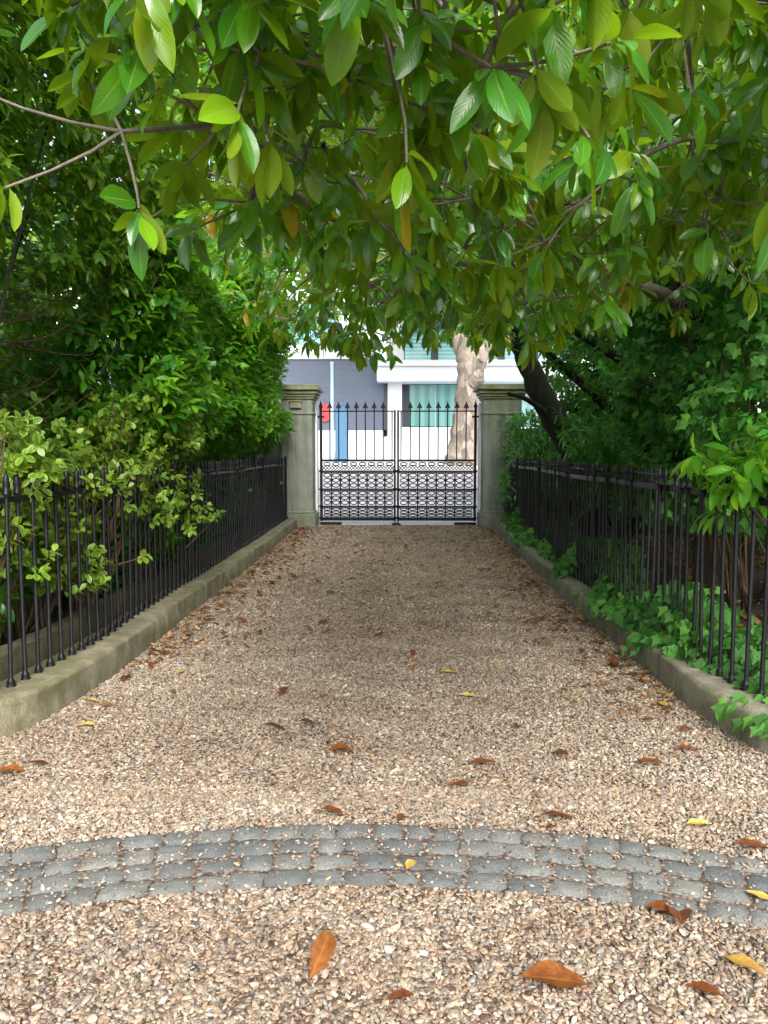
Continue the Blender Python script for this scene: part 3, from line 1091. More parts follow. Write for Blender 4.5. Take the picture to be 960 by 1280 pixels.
def gate_leaf(xh, xm, label):
    """xh: hinge side, xm: meeting side"""
    w = xm - xh
    sg = 1 if w > 0 else -1
    aw = abs(w)
    t = empty('iron_gate', (xh, GY, 0))
    m = M['iron_gate']
    # frame: stiles and rails
    fr = MB()
    fr.box(min(0, sg * 0.05), -0.022, Z_BOT - 0.02, max(0, sg * 0.05), 0.022, Z_TOP + 0.10)
    fr.box(min(w - sg * 0.012, w - sg * 0.05), -0.02, Z_BOT - 0.03, max(w - sg * 0.012, w - sg * 0.05), 0.02, Z_TOP + 0.02)
    x_in0, x_in1 = sg * 0.051, w - sg * 0.051
    a, b = min(x_in0, x_in1), max(x_in0, x_in1)
    rows = [gz(647.5), gz(633), gz(611.5), gz(589)]
    for z, hh in [(Z_TOP, 0.012), (Z_MID, 0.020)] + [(z, 0.014) for z in rows] + [(rows[0] - 0.03, 0.02)]:
        fr.box(a, -0.014, z - hh, b, 0.014, z + hh)
    fr.build('frame', m, t, False, 0.003)
    nb = 8
    xs = [sg * 0.025 + (w - sg * 0.05) * (i + 1) / (nb + 0.35) for i in range(nb)]
    # upright bars, each with an arrow head
    hw = 0.0
    head = [(0.0, Z_TIP + 0.0), (-0.016, Z_TIP - 0.06), (-0.052, Z_TIP - 0.135), (-0.040, Z_TIP - 0.150), (-0.014, Z_TIP - 0.128), (-0.012, Z_TIP - 0.21)]
    out = head + [(-x, z) for x, z in head[:0:-1]]
    for i, x in enumerate([sg * 0.025] + xs):
        bb = MB()
        if i:
            bb.tube([(x, 0, Z_MID), (x, 0, Z_TIP - 0.19)], 0.0115, 8)
        if i < nb:
            n = len(out)
            th = 0.014
            dz = 0.02 if i == 0 else 0
            vs = [(x + p[0] * (0.8 if i == 0 else 1), -th, p[1] + dz) for p in out] + [(x + p[0] * (0.8 if i == 0 else 1), th, p[1] + dz) for p in out]
            fs = [tuple(range(n))[::-1], tuple(range(n, 2 * n))] + [(k, (k + 1) % n, n + (k + 1) % n, n + k) for k in range(n)]
            bb.add(vs, fs)
            if i:
                ob = bb.build('bar', m, t)
            else:
                ob = bb.build('finial', m, t)
        else:
            bb.build('bar', m, t)
    # cast lace: three rows of flattened rings on stems, studs between
    for ri in range(3):
        z0, z1 = rows[ri], rows[ri + 1]
        lp = MB()
        nc = 8
        cwid = (b - a) / nc
        zi0, zi1 = z0 + 0.014, z1 - 0.014
        H = zi1 - zi0
        for c in range(nc):
            cx = a + (c + 0.5) * cwid
            for k in range(3):
                zc = zi0 + H * (k + 0.6) / 3.25
                lp.ring((cx, 0, zc), cwid * 0.37, H * 0.115, 0.0105, 14, 5)
            n = 10
            for s2 in (0, 1):
                pts = []
                for q in range(n + 1):
                    u = q / n
                    pts.append((a + (c + u) * cwid, 0, zi1 - 0.004 - 0.018 * abs(math.sin(PI * (u * 2 + 0.5 * s2)))))
                lp.tube(pts, 0.008, 4, False)
            if c:
                x = a + c * cwid
                lp.tube([(x, 0, zi0), (x, 0, zi1)], 0.013, 6)
                lp.lathe([(0.004, zi0 + H * 0.40), (0.028, zi0 + H * 0.47), (0.028, zi0 + H * 0.57), (0.004, zi0 + H * 0.64)], x, 0, 8)
                lp.tube([(x - cwid * 0.30, 0, zi0 + H * 0.26), (x + cwid * 0.30, 0, zi0 + H * 0.26)], 0.007, 5)
        lp.build('lace_panel', m, t, True)
    # zigzag frieze under the middle rail
    fz = MB()
    n = 22
    zt, zb = Z_MID - 0.02, rows[3] + 0.014
    for ph in (0, 1):
        pts = [(a + (b - a) * i / n, 0, zb + (zt - zb) * (0.10 + (0.34 if (i + ph) % 2 else 0))) for i in range(n + 1)]
        fz.tube(pts, 0.011, 4, False)
    for i in range(8):
        cx = a + (b - a) * (i + 0.5) / 8
        fz.ring((cx, 0, zb + (zt - zb) * 0.72), (b - a) / 8 * 0.36, (zt - zb) * 0.16, 0.012, 14, 5)
    fz.box(a, -0.010, zb + (zt - zb) * 0.47, b, 0.010, zb + (zt - zb) * 0.53)
    fz.build('frieze', m, t, True)
    # rosette bosses where the rails meet the stiles
    for z in rows:
        for x in (sg * 0.025, w - sg * 0.03):
            bo = MB()
            bo.add(*stud(x, z))
            bo.build('boss', m, t)
    hg = MB()
    hz = gz(521)
    hg.box(-0.085 if sg > 0 else -0.09, -0.03, hz - 0.02, 0.09 if sg > 0 else 0.085, 0.026, hz + 0.02)
    hg.build('top_hinge', m, t, False, 0.004)
    hg = MB()
    hz = gz(655.5)
    hg.box(min(sg * 0.0, sg * 0.42), -0.075, max(0.004, hz - 0.03), max(sg * 0.0, sg * 0.42), -0.024, hz + 0.05)
    hg.build('pivot_shoe', m, t, False, 0.01)
    tag(t, label, 'gate', 'pair of iron gates')
    return t


def stud(x, z):
    vs = [(x, -0.045, z)]
    n = 8
    for k in range(n):
        a = k * 2 * PI / n
        r = 0.052 if k % 2 == 0 else 0.034
        vs.append((x + r * math.cos(a), -0.022, z + r * math.sin(a)))
    fs = [(0, 1 + (k + 1) % n, 1 + k) for k in range(n)] + [tuple(range(1, n + 1))]
    return vs, fs


gate_leaf(gx0, gm, 'black iron gate leaf with arrow heads hung from the hedge side pier')
gate_leaf(gx1, gm, 'black iron gate leaf with arrow heads hung from the mossy capped pier')

# gate stop in the ground where the leaves meet
mb = MB()
mb.lathe([(0.10, 0.0), (0.09, 0.03), (0.05, 0.055), (0.0, 0.06)], gm, GY - 0.09, 12, False, 0.6)
tag(mb.build('gate_stop', M['iron_gate'], None, True), 'low iron stop in the ground where the gates meet', 'gate stop')

# ------------------------------------------------------------------ street beyond the gate
def strip(y0, y1, dz, mat, name, steps=6):
    mb = MB()
    for i in range(steps + 1):
        y = y0 + (y1 - y0) * i / steps
        for x in (-60, 60):
            mb.v.append((x, y, street_z(y) + dz))
    for i in range(steps):
        a = i * 2
        mb.f.append((a, a + 1, a + 3, a + 2))
    # front and back edges turn down, so a kerb has a face
    b = len(mb.v)
    for y in (y0, y1):
        for x in (-60, 60):
            mb.v.append((x, y, street_z(y) - 0.2))
    mb.f += [(b, b + 1, 1, 0), (steps * 2, steps * 2 + 1, b + 3, b + 2)]
    return tag(mb.build(name, mat), kind='structure')


strip(14.685, 17.6, 0.012, M['pave'], 'pavement')
strip(17.6, 22.9, -0.02, M['road'], 'road', 8)
strip(22.9, 29.3, 0.05, M['pave'], 'pavement')


def brick_mat():
    m, nt, out = new_mat('blue_grey_brick')
    p = N(nt, 'ShaderNodeBsdfPrincipled', i_Roughness=0.8)
    tc = N(nt, 'ShaderNodeTexCoord')
    mp = N(nt, 'ShaderNodeMapping')
    mp.inputs['Rotation'].default_value = (R_(90), 0, 0)
    L(nt, tc.outputs['Object'], mp.inputs[0])
    br = N(nt, 'ShaderNodeTexBrick', i_Scale=1.0)
    br.inputs['Color1'].default_value = (0.115, 0.138, 0.195, 1)
    br.inputs['Color2'].default_value = (0.121, 0.145, 0.203, 1)
    br.inputs['Mortar'].default_value = (0.104, 0.125, 0.18, 1)
    br.inputs['Mortar Size'].default_value = 0.012
    br.inputs['Brick Width'].default_value = 0.9
    br.inputs['Row Height'].default_value = 0.22
    L(nt, mp.outputs[0], br.inputs['Vector'])
    L(nt, br.outputs[0], p.inputs['Base Color'])
    L(nt, p.outputs[0], out.inputs[0])
    return m


def glass_mat(name, c0, c1, horiz):
    m, nt, out = new_mat(name)
    p = N(nt, 'ShaderNodeBsdfPrincipled', i_Roughness=0.12)
    tc = N(nt, 'ShaderNodeTexCoord')
    w = N(nt, 'ShaderNodeTexWave', i_Scale=2.2 if horiz else 0.8, i_Distortion=0.6)
    w.bands_direction = 'Z' if horiz else 'X'
    L(nt, tc.outputs['Object'], w.inputs['Vector'])
    r = ramp(nt, [(0.2, c0), (0.8, c1)])
    L(nt, w.outputs[0], r.inputs[0])
    L(nt, r.outputs[0], p.inputs['Base Color'])
    L(nt, p.outputs[0], out.inputs[0])
    return m


M['brick'] = brick_mat()
M['teal'] = glass_mat('teal_blind_glass', (0.14, 0.33, 0.32), (0.22, 0.44, 0.42), False)
M['teal_up'] = glass_mat('teal_louvre_glass', (0.12, 0.34, 0.40), (0.26, 0.50, 0.55), True)

BZ = 0.95
BY = 29.5


def bx(px):
    return at_y(px, 560, BY).x


def bz(py, Y=BY):
    return at_y(480, py, Y).z


# grey house, left
t = empty('grey_house', (bx(400), BY + 2, BZ))


def child_box(parent, name, mat, x0, y0, z0, x1, y1, z1, bevel=0):
    mb = MB()
    l = parent.location
    mb.box(x0 - l.x, y0 - l.y, z0 - l.z, x1 - l.x, y1 - l.y, z1 - l.z)
    return mb.build(name, mat, parent, False, bevel)


zt = bz(449)
child_box(t, 'wall', M['brick'], bx(478) - 14, BY, bz(538), bx(480) - 0.006, BY + 8, zt)
child_box(t, 'plinth', M['white'], bx(478) - 14, BY - 0.10, BZ - 0.3, bx(480) - 0.006, BY + 8, bz(538) - 0.004, 0.02)
child_box(t, 'coping', M['fascia'], bx(478) - 14.1, BY - 0.12, zt + 0.004, bx(478) - 0.008, BY + 8.1, zt + 0.20, 0.02)
child_box(t, 'upper_storey', M['white'], bx(478) - 14, BY + 2.5, zt + 0.21, bx(478) - 1.0, BY + 7.9, zt + 3.2)
child_box(t, 'window', M['teal_up'], bx(478) - 4.6, BY + 2.46, zt + 0.9, bx(478) - 2.0, BY + 2.495, zt + 2.5)
tag(t, 'blue grey house wall with white plinth across the street', 'house')

# white building, right
t = empty('white_building', (bx(560), BY + 2, BZ))
x0, x1 = bx(480), bx(480) + 22
child_box(t, 'body', M['white'], x0 + 0.05, BY + 0.6, BZ - 0.3, x1, BY + 12, bz(381))
child_box(t, 'pier', M['dark_frame'], x0 + 0.002, BY - 0.02, bz(538) + 0.01, bx(494) - 0.28, BY + 0.59, bz(479) - 0.004)
child_box(t, 'plinth', M['white'], x0, BY - 0.25, BZ - 0.3, x1, BY + 0.55, bz(546), 0.02)
child_box(t, 'ledge', M['fascia'], x0 + 0.4, BY - 0.05, bz(546) + 0.003, x1, BY + 0.55, bz(534), 0.02)
fx0 = bx(472)
child_box(t, 'fascia', M['fascia'], fx0, BY - 0.85, bz(479), x1, BY + 0.56, bz(461), 0.02)
child_box(t, 'cornice', M['white'], fx0 - 0.1, BY - 1.05, bz(461) + 0.003, x1, BY + 0.56, bz(454), 0.03)
for i, px in enumerate((493.5, 690, 860)):
    child_box(t, 'pilaster', M['white'], bx(px) - 0.27, BY - 0.16, bz(546) + 0.002, bx(px) + 0.27, BY + 0.52, bz(479) - 0.003, 0.015)
# ground-floor glazing with a dark reveal beside the pilaster
wi = child_box(t, 'window', M['dark_frame'], bx(501), BY + 0.50, bz(534) + 0.003, bx(681), BY + 0.58, bz(479) - 0.004)
l = t.location
for i in range(5):
    xa = bx(512) + i * (bx(680) - bx(512)) / 5
    xb = bx(512) + (i + 1) * (bx(680) - bx(512)) / 5 - 0.06
    mb = MB()
    mb.box(xa - l.x, BY + 0.455 - l.y, bz(533) - l.z + 0.02, xb - l.x, BY + 0.495 - l.y, bz(480) - l.z)
    mb.build('pane', M['teal'], wi)
    mb = MB()
    mb.box(xb + 0.004 - l.x, BY + 0.42 - l.y, bz(534) - l.z + 0.004, xb + 0.056 - l.x, BY + 0.495 - l.y, bz(480) - l.z)
    mb.build('frame', M['pole'], wi)
# upper glazing
wu = child_box(t, 'window', M['dark_frame'], bx(505), BY + 0.50, bz(452), bx(760), BY + 0.58, bz(385))
for i in range(6):
    xa = bx(506) + i * (bx(758) - bx(506)) / 6
    xb = bx(506) + (i + 1) * (bx(758) - bx(506)) / 6 - 0.28
    mb = MB()
    mb.box(xa - l.x, BY + 0.44 - l.y, bz(451) - l.z, xb - l.x, BY + 0.49 - l.y, bz(386) - l.z)
    mb.build('pane', M['teal_up'], wu)
child_box(t, 'parapet', M['fascia'], x0 - 0.05, BY + 0.3, bz(381) + 0.003, x1, BY + 12.1, bz(374), 0.03)
tag(t, 'white modern building with teal glazing across the street', 'building')

# pale post with a blue utility cabinet beside it, red board on the wall
PY = 27.2
mb = MB()
pb = at_y(415.5, 570, PY)
ptop = at_y(416, 452, PY).z
mb.lathe([(0.10, street_z(PY) + 0.04), (0.10, 1.35), (0.062, 1.42), (0.055, ptop - 0.1), (0.07, ptop - 0.08), (0.05, ptop)], pb.x, PY, 12)
tag(mb.build('street_post', M['pole'], None, True), 'slim pale blue post standing beside the blue cabinet', 'post')
c0, c1 = at_y(419.5, 560, PY).x, at_y(435, 560, PY).x
t = empty('utility_cabinet', ((c0 + c1) / 2, PY, 1.0))
child_box(t, 'body', M['blue'], c0, PY - 0.12, 1.0, c1, PY + 0.25, at_y(427, 507, PY).z, 0.01)
child_box(t, 'door', M['blue'], c0 + 0.03, PY - 0.14, 1.12, c1 - 0.03, PY - 0.123, at_y(427, 511, PY).z, 0.005)
child_box(t, 'cap', M['blue'], c0 - 0.02, PY - 0.15, at_y(427, 507, PY).z + 0.003, c1 + 0.02, PY + 0.27, at_y(427, 507, PY).z + 0.05, 0.01)
tag(t, 'tall narrow blue cabinet against the white plinth', 'cabinet')
r0, r1 = at_y(400, 515, BY), at_y(413, 515, BY)
mb = MB()
zc, hh, ww = at_y(406, 516, BY).z, 0.34, (r1.x - r0.x) / 2
n = 20
pr = []
for k in range(n):
    a = k * 2 * PI / n
    pr.append((math.copysign(abs(math.cos(a)) ** 0.7, math.cos(a)) * ww, math.copysign(abs(math.sin(a)) ** 0.7, math.sin(a)) * hh))
mb.add([((r0.x + r1.x) / 2 + x, BY - 0.12, zc + z) for x, z in pr] + [((r0.x + r1.x) / 2 + x, BY - 0.003, zc + z) for x, z in pr],
       [tuple(range(n))] + [tuple(range(n, 2 * n))[::-1]] + [(k, n + k, n + (k + 1) % n, (k + 1) % n) for k in range(n)])
tag(mb.build('wall_sign', M['red'], None, False, 0.01), 'small red rounded board on the blue grey wall', 'sign')

# plane tree on the far pavement
TY = 24.0
t = empty('plane_tree', (at_y(581, 580, TY).x, TY, street_z(TY) + 0.05))
mb = MB()


def tp(px, py, Y=TY):
    return at_y(px, py, Y) - t.location


path = [tp(577, 590), tp(580, 570), tp(582, 545), tp(585, 515), tp(588, 480), tp(588, 455), tp(582, 435), tp(572, 415), tp(562, 385), tp(540, 330), tp(520, 250)]
rad = [0.64, 0.54, 0.48, 0.45, 0.42, 0.41, 0.37, 0.29, 0.25, 0.20, 0.12]
pp = smooth_path(path, 5)
rr = np.interp(np.linspace(0, 10, len(pp)), range(11), rad)
mb.tube(pp, [float(r) * (1 + 0.06 * math.sin(i * 1.9) + random.uniform(-0.03, 0.03)) for i, r in enumerate(rr)], 18)
limb(mb, [tp(590, 462), tp(600, 446), tp(607, 425, TY + 0.4), tp(622, 380, TY + 0.8), tp(650, 300, TY + 1.2)], 0.34, 0.12, 14)
limb(mb, [tp(592, 478, TY - 0.25), tp(598, 470, TY - 0.5), tp(601, 464, TY - 0.62)], 0.26, 0.10, 10)
for pxy in ((500, 290), (470, 320), (600, 260), (690, 280), (560, 220)):
    limb(mb, [tp(560, 380), tp((560 + pxy[0]) / 2, 330, TY + 1), tp(pxy[0], pxy[1], TY + random.uniform(-2, 2))], 0.12, 0.04, 8)
mb.build('trunk', M['bark_plane'], t, True)
n = 1500
C = np.stack([rng.normal(-0.8, 4.2, n), rng.normal(0, 2.0, n), rng.uniform(5.2, 12.0, n)], 1)
C[:, 2] += 0.7 * wob(C, 0.7, 3)
foliage('crown', sprays(C, rng.normal(0, 1, (n, 3)) + [0, -0.3, 0.4], 8, 0.5, 0.5, 1.2, 0.20, 0.32, 0.4), M['plane_leaf'], t, TPL_LOW, (0.7, 0.9), (0.1, 0.5), (0, 0.2))
tag(t, 'pale barked plane tree with thick flared trunk on the far pavement', 'tree')

# tall trees far behind the buildings, and a stucco wall each side of the piers
FAR = [(-19, 46, 21, 'far street tree behind the grey house, farthest from the white building'), (-8, 44, 23, 'far street tree rising behind the join of the two buildings'),
       (3, 45, 25, 'far street tree rising behind the white building over the gates'), (14, 43, 24, 'far street tree behind the white building, away from the grey house'),
       (25, 46, 22, 'far street tree beyond the end of the white building')]
for fx, fy, fh, lab in FAR:
    fh += 5
    t = empty('street_tree', (fx, fy, 0.9))
    mb = MB()
    limb(mb, [(0, 0, -0.5), (0.2, 0, fh * 0.25), (-0.2, 0.2, fh * 0.5), (0.1, 0, fh * 0.8)], 0.6, 0.15, 10)
    for k in range(9):
        a = k * 2.4
        limb(mb, [(0, 0, fh * (0.25 + 0.04 * k)), (2 * math.cos(a), 2 * math.sin(a), fh * (0.38 + 0.04 * k)), (4.2 * math.cos(a), 4.2 * math.sin(a), fh * (0.45 + 0.045 * k))], 0.2, 0.05, 6)
    mb.build('trunk', M['bark_plane'], t, True)
    n = 1500
    q = nrm(rng.normal(0, 1, (n, 3))) * (rng.uniform(0.55, 1, n) ** 0.6)[:, None]
    C = q * np.array([6.6, 4.5, fh * 0.42]) + np.array([0, 0, fh * 0.60])
    C += 0.9 * np.stack([wob(C, 0.5, fx), wob(C, 0.5, fx + 3), wob(C, 0.5, fx + 6)], 1)
    C = C[wob(C, 0.55, fx + 1) > -0.62]
    foliage('crown', sprays(C, nrm(q[:len(C)]) + [0, 0, 0.4], 8, 0.9, 0.5, 1.2, 0.40, 0.62, 0.4), M['plane_leaf'], t, TPL_LOW, (0.7, 0.9), (0.1, 0.5), (0, 0.2))
    tag(t, lab, 'tree', 'tall trees behind the buildings')
for xa, xb, lab in ((lx0 - 7, lx0 - 0.005, 'stucco garden wall running behind the tall hedge'), (rx1 + 0.005, rx1 + 7, 'stucco garden wall running behind the leaning tree')):
    t = empty('garden_wall', ((xa + xb) / 2, 14.5, 0))
    child_box(t, 'wall', M['stucco'], xa, 14.38, -0.1, xb, 14.62, 1.75, 0.01)
    child_box(t, 'coping', M['stucco_cap'], xa, 14.33, 1.752, xb, 14.67, 1.84, 0.01)
    tag(t, lab, 'wall')

# ------------------------------------------------------------------ hedges and shrubs on the hedge side
def plant(name, loc):
    return empty(name, loc)


def rel(P, t):
    return P - np.array(t.location)[None]


def lighter(sp, d, amount, outer=0.12):  # tints outer shoots brighter, painting in the light they catch
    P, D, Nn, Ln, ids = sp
    lit_outer = (d < outer) & (rng.uniform(0, 1, len(d)) < amount)
    base = np.where(lit_outer, rng.uniform(0.65, 0.95, len(d)), rng.uniform(0.0, 0.7, len(d)))[ids]
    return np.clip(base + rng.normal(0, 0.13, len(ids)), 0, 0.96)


def shell(n, y0, y1, z0, z1, front, side, depth, seed, amp=0.28, sc=1.6):
    """points behind an undulating front face; front(y, z) -> x of the face. side=+1: body at +x"""
    y, z = rng.uniform(y0, y1, n), rng.uniform(z0, z1, n)
    d = rng.exponential(depth * 0.35, n)
    d = np.minimum(d, depth * rng.uniform(0.5, 1, n))
    x = front(y, z)
    p = np.stack([x, y, z], 1)
    b = amp * wob(p, sc, seed) + amp * 0.5 * wob(p, sc * 2.7, seed + 5)
    p[:, 0] = x + side * (d + b)
    return p, d


def hedge_dir(p, side, upw=0.5, spread=0.6):
    return nrm(np.stack([np.full(len(p), -side * 1.0), rng.normal(-0.15, spread, len(p)), rng.normal(upw, 0.45, len(p))], 1))


def stems(mb, C, base_fn, count, r0=0.03, r1=0.006):
    idx = rng.choice(len(C), count, replace=False)
    for i in idx:
        e = Vector(C[i])
        b = Vector(base_fn(e))
        m1 = b.lerp(e, 0.45) + Vector((random.uniform(-.15, .15), random.uniform(-.2, .2), 0.15))
        pp = smooth_path([b, m1, e], 4)
        mb.tube(pp, [r0 + (r1 - r0) * (k / (len(pp) - 1)) for k in range(len(pp))], 5, False)


# the tall bright hedge running to the gate pier
t = plant('laurel_hedge', (-3.0, 10.0, 0.1))


def f_hedge(y, z):
    # overhangs the railing above its top, set back behind the bars
    over = np.clip((z - 1.25) / 0.5, 0, 1)
    return -2.72 + over * (0.63 + 0.10 * np.sin(y * 1.3)) + 0.10 * np.clip((z - 2.4), 0, 1) - 0.25 * np.clip((z - 3.2 - 0.15 * (y - 8)), 0, 2) - 0.14 * np.clip((y - 11.5) / 2, 0, 1)


def top_h(y):
    return 3.25 + 0.20 * np.clip(y - 7, 0, 7) + 0.2 * np.sin(y * 2.1)


C, d = shell(8200, 6.0, 14.0, 0.3, 5.2, f_hedge, -1, 1.1, 2.0, 0.24, 1.5)
k = C[:, 2] < top_h(C[:, 1]) + rng.normal(0, 0.12, len(C))
C, d = C[k], d[k]
O = hedge_dir(C, -1, 0.55, 0.6)
sp = sprays(rel(C, t), O, 8, 0.18, 0.55, 1.2, 0.10, 0.17, 0.28)
foliage('foliage', sp, M['laurel'], t, TPL_LOW, (0.36, 0.48), (0.1, 0.7), (0.1, 0.4), lighter(sp, d, 0.45))
mb = MB()
stems(mb, rel(C, t), lambda e: (random.uniform(-0.6, 0.2), e.y + random.uniform(-.3, .3), 0.05), 60, 0.022, 0.005)
mb.build('branches', M['bark_dark'], t, True)
tag(t, 'tall bright green laurel hedge overhanging the railing up to the gate pier', 'hedge')

# back row: darkens and closes the hedge behind
t = plant('evergreen_tree', (-5.0, 9.0, 0.1))
n = 2300
C = np.stack([rng.uniform(-6.4, -3.6, n), rng.uniform(2.0, 14.5, n), rng.uniform(0.3, 5.4, n)], 1)
C = C[C[:, 2] < 3.9 + 0.6 * wob(C, 0.9, 4) + 1.2 * (C[:, 1] < 6)]
foliage('crown', sprays(rel(C, t), hedge_dir(C, -1, 0.5), 9, 0.3, 0.5, 1.2, 0.16, 0.26, 0.3), M['evergreen'], t, TPL_LOW, (0.4, 0.5), (0.1, 0.5), (0.05, 0.3))
mb = MB()
limb(mb, [(0, 0, -0.1), (0.1, 0.1, 1.5), (-0.1, 0, 3), (0.2, 0.3, 5)], 0.16, 0.04)
for k in range(14):
    e = Vector((random.uniform(-1.5, 1.4), random.uniform(-6, 5), random.uniform(1.5, 5)))
    limb(mb, [(0, e.y * 0.1, 1.0), (e.x * 0.5, e.y * 0.5, e.z * 0.7), e], 0.07, 0.015, 6, 4)
mb.build('trunk', M['bark_dark'], t, True)
tag(t, 'dark evergreen standing behind the laurel hedge', 'tree')

# nearer tall evergreen: bright crown leaning over, dark hollow of twigs under it
t = plant('evergreen_shrub', (-2.9, 4.6, 0.1))


def f_ever(y, z):
    return np.interp(z, [0.3, 1.3, 1.7, 2.4, 2.75, 3.3, 4.2, 5.2], [-2.55, -2.55, -2.85, -3.05, -2.45, -1.90, -1.65, -2.0]) + 0.10 * np.sin(y * 2.2)


C, d = shell(8600, 2.2, 7.4, 0.4, 5.4, f_ever, -1, 1.2, 7.0, 0.28, 1.4)
kk = C[:, 2] < 4.9 - 0.55 * np.clip(C[:, 1] - 5.0, 0, 3) + 0.2 * wob(C, 2.2, 3)
C, d = C[kk], d[kk]
hollow = (C[:, 2] > 1.5) & (C[:, 2] < 2.7) & (C[:, 1] < 6.3)
kk = ~(hollow & (rng.uniform(0, 1, len(C)) < 0.25))
C, d = C[kk], d[kk]
O = hedge_dir(C, -1, 0.35, 0.7)
sp = sprays(rel(C, t), O, 7, 0.10, 0.75, 1.35, 0.085, 0.155, 0.40)
foliage('foliage', sp, M['evergreen'], t, TPL_MID, (0.34, 0.44), (0.1, 0.8), (0.1, 0.4), lighter(sp, np.where(C[:, 2] > 2.5, d, 9), 0.75, 0.3))  # only the upper shoots get the painted-in light from above
mb = MB()
stems(mb, rel(C, t), lambda e: (random.uniform(-0.5, 0.2), e.y * 0.4 + random.uniform(-.2, .2), 0.05), 10, 0.018, 0.005)
mb.build('branches', M['bark_dark'], t, True)
mb = MB()
A, B = [], []
for k in range(110):
    y, z = random.uniform(3.0, 6.4), random.uniform(1.5, 3.2)
    a = Vector((-3.0, y, z)) - t.location
    A.append(a)
    B.append(a + Vector((random.uniform(0.2, 0.75), random.uniform(-0.35, 0.35), random.uniform(-0.3, 0.3))))
twigs(mb, A, B, 0.007, 0.0025, 0.04, 4, 4)
mb.build('twigs', M['twig'], t, True)
tag(t, 'tall evergreen shrub with a dark hollow of bare twigs under its leaning top', 'shrub')

# variegated shrubs pushing through the bars
VAR = [((-2.22, 4.35), 0.42, 0.75, 1.62, 0.36, 'yellow edged variegated shrub nearest the camera, pressed low through the bars'),
       ((-2.16, 5.05), 0.34, 0.55, 1.60, 0.36, 'yellow edged variegated shrub hanging lowest over the kerb between the bars'),
       ((-2.14, 5.80), 0.40, 0.85, 1.85, 0.40, 'yellow edged variegated shrub midway, leafing above and below the rail'),
       ((-2.10, 6.80), 0.34, 0.75, 1.95, 0.40, 'yellow edged variegated shrub last towards the gate, against the bright hedge')]
for (cx, cy), ry, z0, z1, rx, lab in VAR:
    t = plant('variegated_shrub', (cx - 0.35, cy, 0.12))
    n = 330
    C = np.stack([cx - 0.12 + rng.uniform(-1, 1, n) * rx, cy + rng.normal(0, ry * 0.62, n), rng.uniform(z0, z1, n)], 1)
    C[:, 0] += 0.10 * wob(C, 3.0, cy)
    k = wob(C, 3.2, cy + 1) > -0.22
    C = C[k]
    foliage('foliage', sprays(rel(C, t), hedge_dir(C, -1, 0.4, 0.8), 9, 0.10, 0.7, 1.3, 0.045, 0.080, 0.2), M['variegated'], t, TPL_OVAL, (0.5, 0.66), (0, 0.6), (0.05, 0.35))
    mb = MB()
    stems(mb, rel(C, t), lambda e: (random.uniform(-0.1, 0.1), e.y * 0.4, 0.02), 26, 0.012, 0.003)
    mb.build('branches', M['twig'], t, True)
    tag(t, lab, 'shrub', 'variegated shrubs growing through the railing')

# ------------------------------------------------------------------ right-hand planting
t = plant('leaning_tree', (2.75, 10.6, 0.15))
mb = MB()


def rp(px, py, Y):
    return at_y(px, py, Y) - t.location


limb(mb, [(0, 0, -0.1), rp(722, 580, 10.7), rp(694, 525, 10.6), rp(668, 475, 10.5), rp(650, 430, 10.4), rp(632, 385, 10.2), rp(610, 330, 9.8), rp(580, 250, 9.2)], 0.21, 0.08, 12)
sa = limb(mb, [rp(822, 585, 10.8), rp(792, 540, 10.2), rp(745, 495, 9.8), rp(700, 455, 9.4), rp(655, 420, 9.0), rp(600, 375, 8.6)], 0.085, 0.03, 9)
sb = limb(mb, [rp(850, 520, 10.6), rp(810, 478, 10.0), rp(760, 440, 9.4), rp(715, 412, 8.9), rp(680, 395, 8.6)], 0.075, 0.028, 9)
limb(mb, [rp(694, 525, 10.6), rp(660, 500, 10.2), rp(635, 492, 9.9)], 0.05, 0.02, 7)
limb(mb, [rp(648, 430, 10.4), rp(625, 425, 9.9), rp(590, 400, 9.3)], 0.05, 0.02, 7)
mb.build('trunk', M['bark_dark'], t, True)
n = 1700
C = np.stack([rng.normal(1.2, 1.5, n), rng.uniform(7.6, 12.8, n), np.zeros(n)], 1)
C[:, 2] = 1.45 + C[:, 1] * 0.160 + np.where(rng.uniform(0, 1, n) < 0.4, rng.exponential(0.6, n), rng.uniform(0, 3.6, n)) + 0.15 * wob(C, 2, 1) + 0.10 * np.abs(C[:, 0] - 1.2)
k = (C[:, 2] < 7.0) & (C[:, 0] > -1.3) & (C[:, 0] < 4.2) & (wob(C, 1.1, 6) > -0.7)
C = C[k]
foliage('crown', sprays(rel(C, t), nrm(rng.normal(0, 0.6, (len(C), 3)) + [-0.3, -0.4, -0.1]), 8, 0.12, 0.7, 1.3, 0.12, 0.19, 0.5), M['magnolia'], t, TPL_MID, (0.34, 0.42), (0.1, 0.7), (0.1, 0.35))
SP = np.array([tuple(p) for p in sa[4:] + sb[4:]])
SP = SP[rng.integers(0, len(SP), 150)] + rng.normal(0, 0.16, (150, 3)) + np.array([0, -0.1, 0.05])
foliage('crown', sprays(SP, nrm(rng.normal(0, 0.6, SP.shape) + [-0.3, -0.4, 0]), 7, 0.12, 0.7, 1.3, 0.09, 0.15, 0.5), M['shade_shrub'], t, TPL_MID, (0.36, 0.46), (0.1, 0.7), (0.1, 0.35))
tag(t, 'dark multi stemmed tree leaning over the drive in front of the mossy pier', 'tree')

# big-leaved magnolia: trunk behind the railing, limbs reaching over the drive
t = plant('magnolia_tree', (2.62, 6.6, 0.15))
TB = []
mb = MB()


def mp_(px, py, Y):
    return at_y(px, py, Y) - t.location


